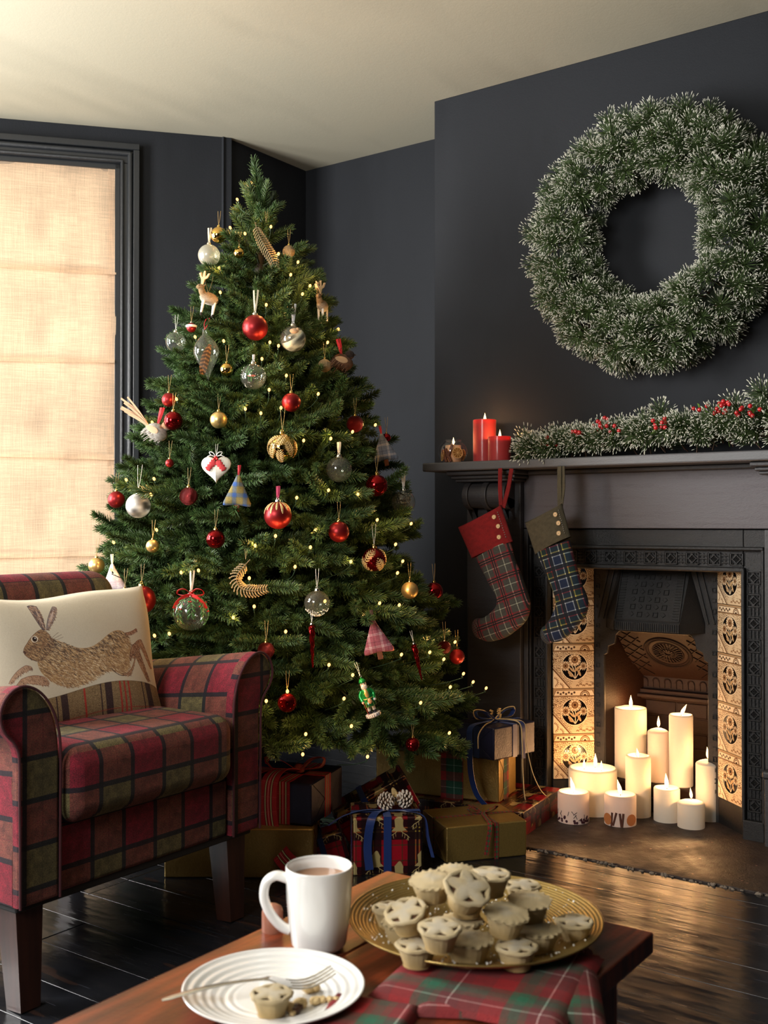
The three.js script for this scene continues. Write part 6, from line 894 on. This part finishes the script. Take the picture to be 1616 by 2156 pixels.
// back: a flat red one, a gold one on it, a navy one on top, and a leaning red one
{
  let B = [0.56, 0.078, 0.34], o = present('flat red tartan stag present under the tall gold one, next to the fireplace', [0.295, 0, 0.292], 0.12, B, stagP);
  B = [0.42, 0.135, 0.18]; o = present('gold present with a wide green and red tartan ribbon, under the navy one', [0.259, 0.079, 0.333], 0.2, B, goldP);
  band(o, B, 'z', 0.055, 0.075, ribGreen); band(o, B, 'x', 0.02, 0.05, ribGreen);
  B = [0.195, 0.1, 0.172]; o = present('navy present tied with navy and gold ribbon, topmost beside the fireplace', [0.423, 0.2165, 0.303], 0.0, B, navyP); o.rotation.y = 1.35;
  band(o, B, 'z', 0.0, 0.02, ribNavy); band(o, B, 'x', 0.015, 0.024, ribNavy);
  part(o, 'bow', [-1, 1].map(s => ribbon([[0, .102, 0], [s * .035, .13, s * .01], [s * .068, .132, s * .02], [s * .062, .114, s * .015], [0, .104, 0]], .016, [.2, .3, 1], .001, 30)), ribNavy);
  part(o, 'gold_cord', [...[-1, 1].map(s => tube([[0, .104, 0], [s * .04, .136, s * .01], [s * .074, .138, s * .02], [s * .066, .114, s * .02], [0, .106, 0]], .002, 40, 6)), tube([[0, .106, 0], [.02, .108, .05], [.026, .1, .084], [.03, .04, .09], [.03, -.06, .094], [.04, -.15, .1], [.075, -.18, .11]], .0022, 60, 6), tube([[0, .106, 0], [.03, .108, .05], [.045, .1, .086], [.05, .03, .092], [.07, -.06, .1], [.1, -.12, .11], [.13, -.15, .12]], .0014, 60, 6), tube([[0, .106, 0], [-.05, .106, .03], [-.1, .104, .05], [-.138, .08, .06], [-.14, .04, .06]], .002, 40, 6)], cordG);
  part(o, 'gold_sprig', Array.from({ length: 26 }, (_, i) => T(petal(.016, .0055), .012 + .022 * Math.sin(i * 2.1), .122 + .012 * Math.cos(i * 1.3), .012 * Math.cos(i * 2.1), i, i * 2, i * .7)), OM.goldRelief);
  part(o, 'ribbon_tail', [ribbon([[0, .103, 0], [-.06, .108, .02], [-.142, .1, .03], [-.15, .04, .035], [-.155, -.04, .045], [-.145, -.1, .06], [-.12, -.14, .08]], .02, [.2, .1, 1], .001, 50), ribbon([[0, .103, 0], [.03, .105, .06], [.034, .1, .086], [.036, .04, .089], [.034, -.01, .093]], .016, [1, .1, .1], .001, 30)], ribNavy);
  B = [0.24, 0.1, 0.14]; o = present('red tartan stag present leaning at an angle with a navy ribbon, behind the pine cones', [0.245, 0.06, 0.67], 0.75, B, stagP, { roll: 0.5 });
  band(o, B, 'z', -0.02, 0.018, ribNavy);
  B = [0.13, 0.075, 0.1]; o = present('small stag-printed present tied with a navy bow, half hidden beside the square red one', [0.235, 0.002, 0.93], 0.75, B, stagP, { roll: 0.28 });
  band(o, B, 'z', 0.0, 0.016, ribNavy); part(o, 'bow', [0, 1, 2, 3, 4].map(i => ribbon([[0, .076, 0], [.025 * Math.cos(i * 1.3), .1, .025 * Math.sin(i * 1.3)], [.04 * Math.cos(i * 1.3), .09, .04 * Math.sin(i * 1.3)]], .012, [.2, .4, 1], .001, 14)), ribNavy);
}
// ---------- coffee table and what stands on it ----------
const woodC = tex(512, 256, (u, v) => { const w = vnoise(u, v, 3, 10, 1), r = 0.5 + 0.5 * Math.sin((v * 16 + w * 5 + vnoise(u, v, 8, 30, 2) * 2) * 2), g = vnoise(u, v, 12, 160, 3), k = 0.62 + 0.3 * r + 0.22 * (g - .5); return [128 * k, 58 * k, 32 * k]; }, { srgb: true, size: [0.7, 0.35] });
const woodM = M(0xffffff, 0.3, { map: again(woodC, { rot: PI / 2 }), clearcoat: 0.3, clearcoatRoughness: 0.25, bumpMap: grainBump, bumpScale: .0003 });
const TT = 0.43;
{
  const o = thing('coffee_table', 'reddish brown wooden coffee table with square legs in the foreground', 'table', [1.405, 0, 2.43]);
  for (let i = 0; i < 3; i++) { const a = -0.208 + i * 0.1388; part(o, 'top_board', T(bx(a, TT - 0.027, -0.443, a + 0.138, TT, 0.443, 0.003, 2), 0, 0, 0), woodM); }
  part(o, 'apron', [bx(-0.17, 0.335, -0.35, -0.15, 0.402, 0.38, .002), bx(0.15, 0.335, -0.35, 0.17, 0.402, 0.38, .002), bx(-.17, .335, -.36, .17, .402, -.34, .002)], woodM);
  for (const [x, z] of [[0.165, -0.33], [-0.165, -0.33], [0.165, 0.38], [-0.165, 0.38]]) part(o, 'leg', bx(x - .03, 0, z - .03, x + .03, 0.402, z + .03, .004), woodM);
  part(o, 'peg', T(lathe([[.0001, -.01], [.0135, -.01], [.0135, .024], [.012, .03], [.007, .033], [.0001, .034]], 24), -0.190, TT, -0.165), M([0.3, 0.12, 0.075], 0.35));
}
// napkin folded under the platter
const napC = weave(256, [[30, '#6d2222'], [14, '#8d1418'], [16, '#8d1418'], [10, '#3f4a36'], [14, '#1d5a40'], [10, '#3f4a36'], [14, '#5c2526'], [2, '#d6cfc6'], [14, '#5c2526']], null, [0.1, 0.1], { noise: .14, warp: .5, twill: 2, blotch: .06 });
const napM = M(0xffffff, 0.92, { map: napC, bumpMap: clothBump, bumpScale: .0006 });
{
  const layer = (w, d, y, x0, z0, a, ph) => { const top = (u, v) => { const x = (u - .5) * w, z = (v - .5) * d; return [x, 0.0035 * Math.sin(x * 22 + ph) * Math.sin(z * 18 + ph * 2) * .6, z]; }; const th = 0.009, e = 8; return T(mg([surf((u, v) => { const p = top(u, v); const k = Math.min(u, 1 - u, v, 1 - v); p[1] += y + th * Math.sqrt(clamp(k * 14)); return p; }, 40, 40, [w, d]), surf((u, v) => { const p = top(u, 1 - v); p[1] += y; return p; }, 20, 20, [w, d])]), x0, 0, z0, 0, a, 0); };
  let o = thing('napkin', 'red and green tartan cloth napkin folded under the gold platter', 'napkin', [0, TT + 0.001, 0]); part(o, 'fold', layer(0.215, 0.205, 0.0035, 1.517, 2.235, 0.21, 1), napM, {}); part(o, 'fold', layer(0.2, 0.2, 0.0, 1.535, 2.225, 0.5, 2.5), napM, {});
  o = thing('napkin', 'second tartan napkin, showing dark red under the edge of the white plate', 'napkin', [0, TT + 0.001, 0]); part(o, 'fold', layer(0.1, 0.16, 0.0, 1.47, 2.43, 0.3, .5), napM);
}
// gold platter
const ring = (r, n, amp, y) => Array.from({ length: n * 4 + 1 }, (_, i) => [r * i / (n * 4) + .0001, y(i / (n * 4)) + amp * Math.cos(i / 4 * 2 * PI)]);
{
  const o = thing('platter', 'round antique gold platter with fine ridges, heaped with mince pies', 'platter', [1.437, TT + 0.0145, 2.135]);
  const y = t => t < .68 ? 0.003 : 0.003 + 0.012 * Math.pow((t - .68) / .32, 1.4);
  const up = ring(0.157, 34, 0.0006, y), dn = up.map(p => [p[0], p[1] - .0028]).reverse();
  part(o, 'dish', lathe([...up, [0.1585, 0.0152], [0.1585, 0.0135], ...dn.slice(1)], 96), M([0.42, 0.29, 0.1], 0.33, { metalness: 0.85, bumpMap: grainBump, bumpScale: .0004 }));
  const rnd = rng(70), q = []; for (let i = 0; i < 560; i++) { const a = rnd() * 2 * PI, d = Math.pow(rnd(), .6) * 0.15, s = .0004 + rnd() * rnd() * .0016; q.push(T(new THREE.IcosahedronGeometry(s, 0), d * Math.cos(a), y(d / .157) + .0012, d * Math.sin(a), rnd() * 3, 0, 0, [1, .6, 1])); } part(o, 'icing_sugar', q, M([.85, .83, .78], .95), { kind: 'stuff' });
}
// mince pies
const pieM = M(0xffffff, 0.85, { vertexColors: true, bumpMap: again(grainBump, { size: [.05, .05] }), bumpScale: .0012 }), fillM = M([0.09, 0.035, 0.016], 0.35);
function makePie(kind, seed) {
  const o = new THREE.Group(); o.name = 'mince_pie'; const rnd = rng(seed), r = 1, h = 0.98;
  const crust = (x, y, z) => { const k = .88 + .2 * vnoise(x * .4 + .5, z * .4 + y * .2 + .5, 9, 9, seed), d = clamp((y - .2) / .9); return [lerp(.82, .91, d) * k, lerp(.57, .72, d) * k, lerp(.24, .41, d) * k]; };
  const sugar = (x, y, z) => { const s = clamp(vnoise(x * .3 + .5, z * .3 + .5, 7, 7, seed + 3) * 2.2 - .2) * clamp((y - 1.0) * 6); return crust(x, y, z).map((c, i) => lerp(c, [.93, .91, .86][i], s)); };
  const flute = surf((u, v) => { const a = u * 2 * PI, rr = lerp(.62, .92, v) * (1 + .011 * Math.cos(a * 22) * Math.sin(v * PI)); return [rr * Math.cos(a), v * h * .9, rr * Math.sin(a)]; }, 88, 8, [1, 1], true);
  part(o, 'case', tint(mg([flute, T(new THREE.CircleGeometry(.67, 32), 0, .001, 0, PI / 2)]), crust), pieM);
  if (kind === 0) {
    part(o, 'filling', T(new THREE.SphereGeometry(1, 24, 10, 0, 7, 0, PI / 2), 0, h * .86, 0, 0, 0, 0, [.84, .12, .84]), fillM);
    part(o, 'rim', tint(surf((u, v) => { const a = u * 2 * PI, b = v * 2 * PI, w = 1 + .03 * Math.sin(a * 5 + seed) + .02 * Math.sin(a * 11), R0 = .9 * w, t = .125; return [(R0 + t * Math.cos(b)) * Math.cos(a), h * .93 + t * .85 * Math.sin(b) + .015 * Math.sin(a * 3 + seed), (R0 + t * Math.cos(b)) * Math.sin(a)]; }, 60, 12), sugar), pieM);
    const st = []; for (let i = 0; i < 5; i++) { const a = i / 5 * 2 * PI + seed; for (let k = -3; k <= 3; k++) { const q = [.98, .93, .72, .56][Math.abs(k)]; st.push([q * Math.cos(a + k * .2), q * Math.sin(a + k * .2)]); }; }
    part(o, 'star_lid', tint(T(puff(st, .17, 90, 8), 0, h * 1.0, 0, -PI / 2, 0, 0), sugar), pieM);
  } else {
    part(o, 'lid', tint(mg([surf((u, v) => { const a = u * 2 * PI, w = 1 + .035 * Math.sin(a * 7 + seed) + .03 * Math.cos(a * 17), t = v; return [w * t * .98 * Math.cos(a), h * (.92 + .13 * (1 - t * t)) + .03 * vnoise(u, v, 7, 4, seed) + (t > .85 ? -.05 * Math.cos(a * 18) * (t - .85) / .15 : 0), w * t * .98 * Math.sin(a)]; }, 80, 16), surf((u, v) => { const a = u * 2 * PI, w = 1 + .035 * Math.sin(a * 7 + seed) + .03 * Math.cos(a * 17), b = v * PI; return [w * (.98 - .09 * (1 - Math.cos(b)) / 2 + .05 * Math.sin(b)) * Math.cos(a), h * .92 - .09 * (1 - Math.cos(b)) / 2, w * (.98 - .09 * (1 - Math.cos(b)) / 2 + .05 * Math.sin(b)) * Math.sin(a)]; }, 80, 6)]), sugar), pieM);
  }
  return o;
}
{
  const protos = [makePie(0, 1), makePie(0, 2), makePie(0, 3), makePie(1, 4), makePie(1, 5)], B = TT + 0.0185, rnd = rng(33);
  for (const [label, x, z, r, lv, k, tx, tz] of [
    ['small star-topped mince pie at the far left rim of the platter', 1.357, 2.205, .0232, 0, 0, 0, 0], ['mince pie with a sugared lid tucked behind the leftmost star-topped one', 1.368, 2.165, .0215, 0, 3, 0, 0],
    ['large sugared mince pie leaning at the upper left of the heap', 1.434, 2.228, .0262, 2, 4, .25, .12], ['star-topped mince pie tilted forward on the very top of the heap', 1.478, 2.232, .0275, 2, 0, .42, -.18],
    ['star-topped mince pie at the back of the top layer', 1.482, 2.176, .0255, 2, 1, 0, 0], ['sugared mince pie showing only its crimped edge behind the top layer', 1.432, 2.172, .022, 2, 3, 0, 0],
    ['star-topped mince pie at the upper right, furthest from the mug', 1.49, 2.108, .0225, 1, 2, 0, 0], ['lidded mince pie in the right of the middle layer', 1.522, 2.152, .0262, 1, 3, .12, 0],
    ['star-topped mince pie tipped on its side in the left of the heap', 1.428, 2.268, .0245, 1, 1, .55, .35], ['star-topped mince pie in the centre of the heap with a dark filling', 1.482, 2.288, .0245, 1, 2, .1, 0],
    ['lidded mince pie with a sugared crust right of the central star-topped one', 1.519, 2.207, .0268, 1, 4, .1, -.1], ['flat lidded mince pie behind the front left star-topped one', 1.398, 2.238, .0262, 0, 3, 0, 0],
    ['star-topped mince pie at the front left of the bottom layer', 1.448, 2.272 + .01, .0243, 0, 0, 0, 0], ['largest lidded mince pie at the front of the bottom layer', 1.492, 2.243, .0295, 0, 4, 0, 0],
    ['star-topped mince pie at the front right of the bottom layer', 1.543, 2.222, .0243, 0, 1, 0, 0], ['lidded golden mince pie in the right of the bottom layer', 1.541, 2.166, .0268, 0, 4, 0, 0],
    ['star-topped mince pie standing apart at the right rim of the platter', 1.562, 2.112, .0232, 0, 2, 0, 0], ['small lidded mince pie deep in the heap under the top layer', 1.455, 2.185, .025, 1, 3, 0, 0],
    ['lidded mince pie mostly hidden at the back of the bottom layer', 1.452, 2.19, .0262, 0, 4, 0, 0], ['mince pie half hidden behind the right-hand bottom layer', 1.503, 2.12, .0235, 0, 3, 0, 0]]) {
    const o = protos[k].clone(); o.name = numbered('mince_pie'); o.userData = {}; tag(o, label, 'mince pie', 'mince pies heaped on the gold platter'); o.scale.setScalar(r); o.position.set(x, B + [0, 0.0285, 0.056][lv] + (tx > .3 ? .004 : 0), z); o.rotation.set(tx * .8, rnd() * 6, tz, 'YXZ');
    const e = new THREE.Quaternion().setFromEuler(new THREE.Euler(tx * .8 * .8, 0, -tx * .6 + tz)), f = new THREE.Quaternion().setFromAxisAngle(UP, rnd() * 6.28); o.quaternion.copy(e.multiply(f)); scene.add(o);
  }
}
// mug of tea
const china = M([0.78, 0.77, 0.74], 0.16, { clearcoat: 0.7, clearcoatRoughness: 0.05 });
{
  const o = thing('mug', 'white china mug of milky tea', 'mug', [1.297, TT + 0.001, 2.272]);
  part(o, 'cup', lathe([[.0001, 0], [.027, 0], [.03, .001], [.0335, .006], [.0372, .03], [.0398, .06], [.0412, .095], [.0408, .0985], [.0398, .0995], [.0385, .098], [.0372, .09], [.036, .06], [.033, .02], [.0001, .012]], 64), china);
  part(o, 'handle', T(ribbonTube([[.0385, .083, 0], [.052, .0865, 0], [.0635, .08, 0], [.0675, .062, 0], [.0595, .04, 0], [.045, .024, 0], [.0355, .02, 0]], .0058, .0085), 0, 0, 0, 0, PI + 0.62, 0), china);
  part(o, 'tea', T(new THREE.CircleGeometry(.0372, 48), 0, .0845, 0, -PI / 2, 0, 0), M([0.36, 0.17, 0.075], 0.08));
}
function ribbonTube(pts, a, b) { const c = curve(pts), fr = 48; return surf((u, v) => { const p = c.getPointAt(v), t = c.getTangentAt(v), n = V(-t.y, t.x, 0), q = u * 2 * PI; return [p.x + n.x * a * Math.cos(q), p.y + n.y * a * Math.cos(q), p.z + b * Math.sin(q)]; }, 20, fr, [1, 1], true); }
// plate with a half-eaten pie, crumbs and a fork
{
  const PX = 1.349, PZ = 2.414, o = thing('side_plate', 'white ridged side plate with a half-eaten mince pie', 'plate', [PX, TT + 0.001, PZ]);
  const y = t => t < .55 ? .0045 : .0045 + .0125 * Math.pow((t - .55) / .45, 1.25), up = Array.from({ length: 97 }, (_, i) => { const t = i / 96; return [.0975 * t + .0001, y(t) + (t > .42 ? .00042 * Math.cos(t * 2 * PI * 10) : 0)]; });
  part(o, 'plate', lathe([...up, [.099, .0172], [.0988, .0158], [.056, .001], [.05, 0], [.0001, 0]].reverse().reverse(), 96), china);
  const hp = makePie(0, 1); hp.name = numbered('half_eaten_pie'); tag(hp, 'half-eaten star-topped mince pie on the white plate', 'mince pie'); hp.scale.setScalar(.0222); hp.position.set(PX + .0285, TT + .0065, PZ + .036); hp.rotation.y = 2.2; scene.add(hp);
  const bite = part(hp, 'broken_edge', T(new THREE.IcosahedronGeometry(.32, 1), .95, .7, -.2, 0, 0, 0, [.6, .8, 1.3]), fillM);
  const rnd = rng(12), cr = thing('pie_crumbs', 'crumbled pieces of pastry and dark filling beside the fork on the plate', 'crumbs', [PX, TT + .0058, PZ]); cr.userData.kind = 'thing';
  const lump = (s, c) => { const g = new THREE.IcosahedronGeometry(s, 2), p = g.attributes.position; for (let i = 0; i < p.count; i++) { const k = .75 + .5 * vnoise(p.getX(i) / s * .2 + .5, p.getY(i) / s * .2 + p.getZ(i) / s * .13 + .5, 11, 11, c * 7); p.setXYZ(i, p.getX(i) * k, p.getY(i) * k * .7 + s * .5, p.getZ(i) * k); } g.computeVertexNormals(); return g; };
  const crm = M([.62, .45, .22], .9), dk = fillM;
  for (const [x, z, s, d] of [[.041, .006, .008, 0], [.036, .016, .0065, 0], [.05, -.01, .006, 0], [.043, .011, .006, 1], [.046, .018, .005, 1], [.042, .02, .004, 0], [.06, -.022, .0055, 0], [.065, -.026, .005, 0], [.054, -.016, .0055, 0], [.026, -.028, .007, 0], [.03, -.034, .006, 0], [.047, .024, .0035, 0]]) part(cr, 'crumb', T(lump(s, x * 100 | 0), x, 0, z), d ? dk : crm);
  // fork
  const f = thing('fork', 'stainless steel fork resting across the white plate', 'fork', [0, 0, 0]), steel = M([.62, .6, .57], .12, { metalness: 1 });
  const A = V(1.279, TT + .0175, 2.512), E = V(1.393, TT + .032, 2.366), dir = E.clone().sub(A), L = dir.length(); dir.normalize(); const side = V(0, 1, 0).cross(dir).normalize(), upv = dir.clone().cross(side), at = (t, s, h) => A.clone().addScaledVector(dir, t * L).addScaledVector(side, s).addScaledVector(upv, h);
  const wv = t => t < .05 ? lerp(.0028, .0055, t / .05) : t < .55 ? lerp(.0055, .0026, (t - .05) / .5) : t < .68 ? lerp(.0026, .0125, Math.pow((t - .55) / .13, 1.4)) : .0125, bow = t => .004 * Math.sin(t * 5) - (t > .62 ? .010 * Math.sin((t - .62) / .38 * PI) : 0);
  const strip = (t0, t1, s0, s1) => { const g = surf((u, v) => { const t = lerp(t0, t1, v), a = u * 2 * PI, c = (s0(t) + s1(t)) / 2, w = (s1(t) - s0(t)) / 2, p = at(t, c + w * Math.cos(a), bow(t) + .0011 * Math.sin(a)); return [p.x, p.y, p.z]; }, 16, 40, [1, 1], true); return g; };
  part(f, 'handle', strip(0, .74, t => -wv(t), t => wv(t)), steel);
  for (let i = 0; i < 4; i++) part(f, 'tine', strip(.725, 1, t => -.0125 + i * .0072, t => -.0125 + i * .0072 + .0036 - (t > .95 ? (t - .95) * .03 : 0)), steel);
}
scene.traverse(o => { if (o.isLight && !o.isRectAreaLight) o.castShadow = true; });
renderer.render(scene, camera);
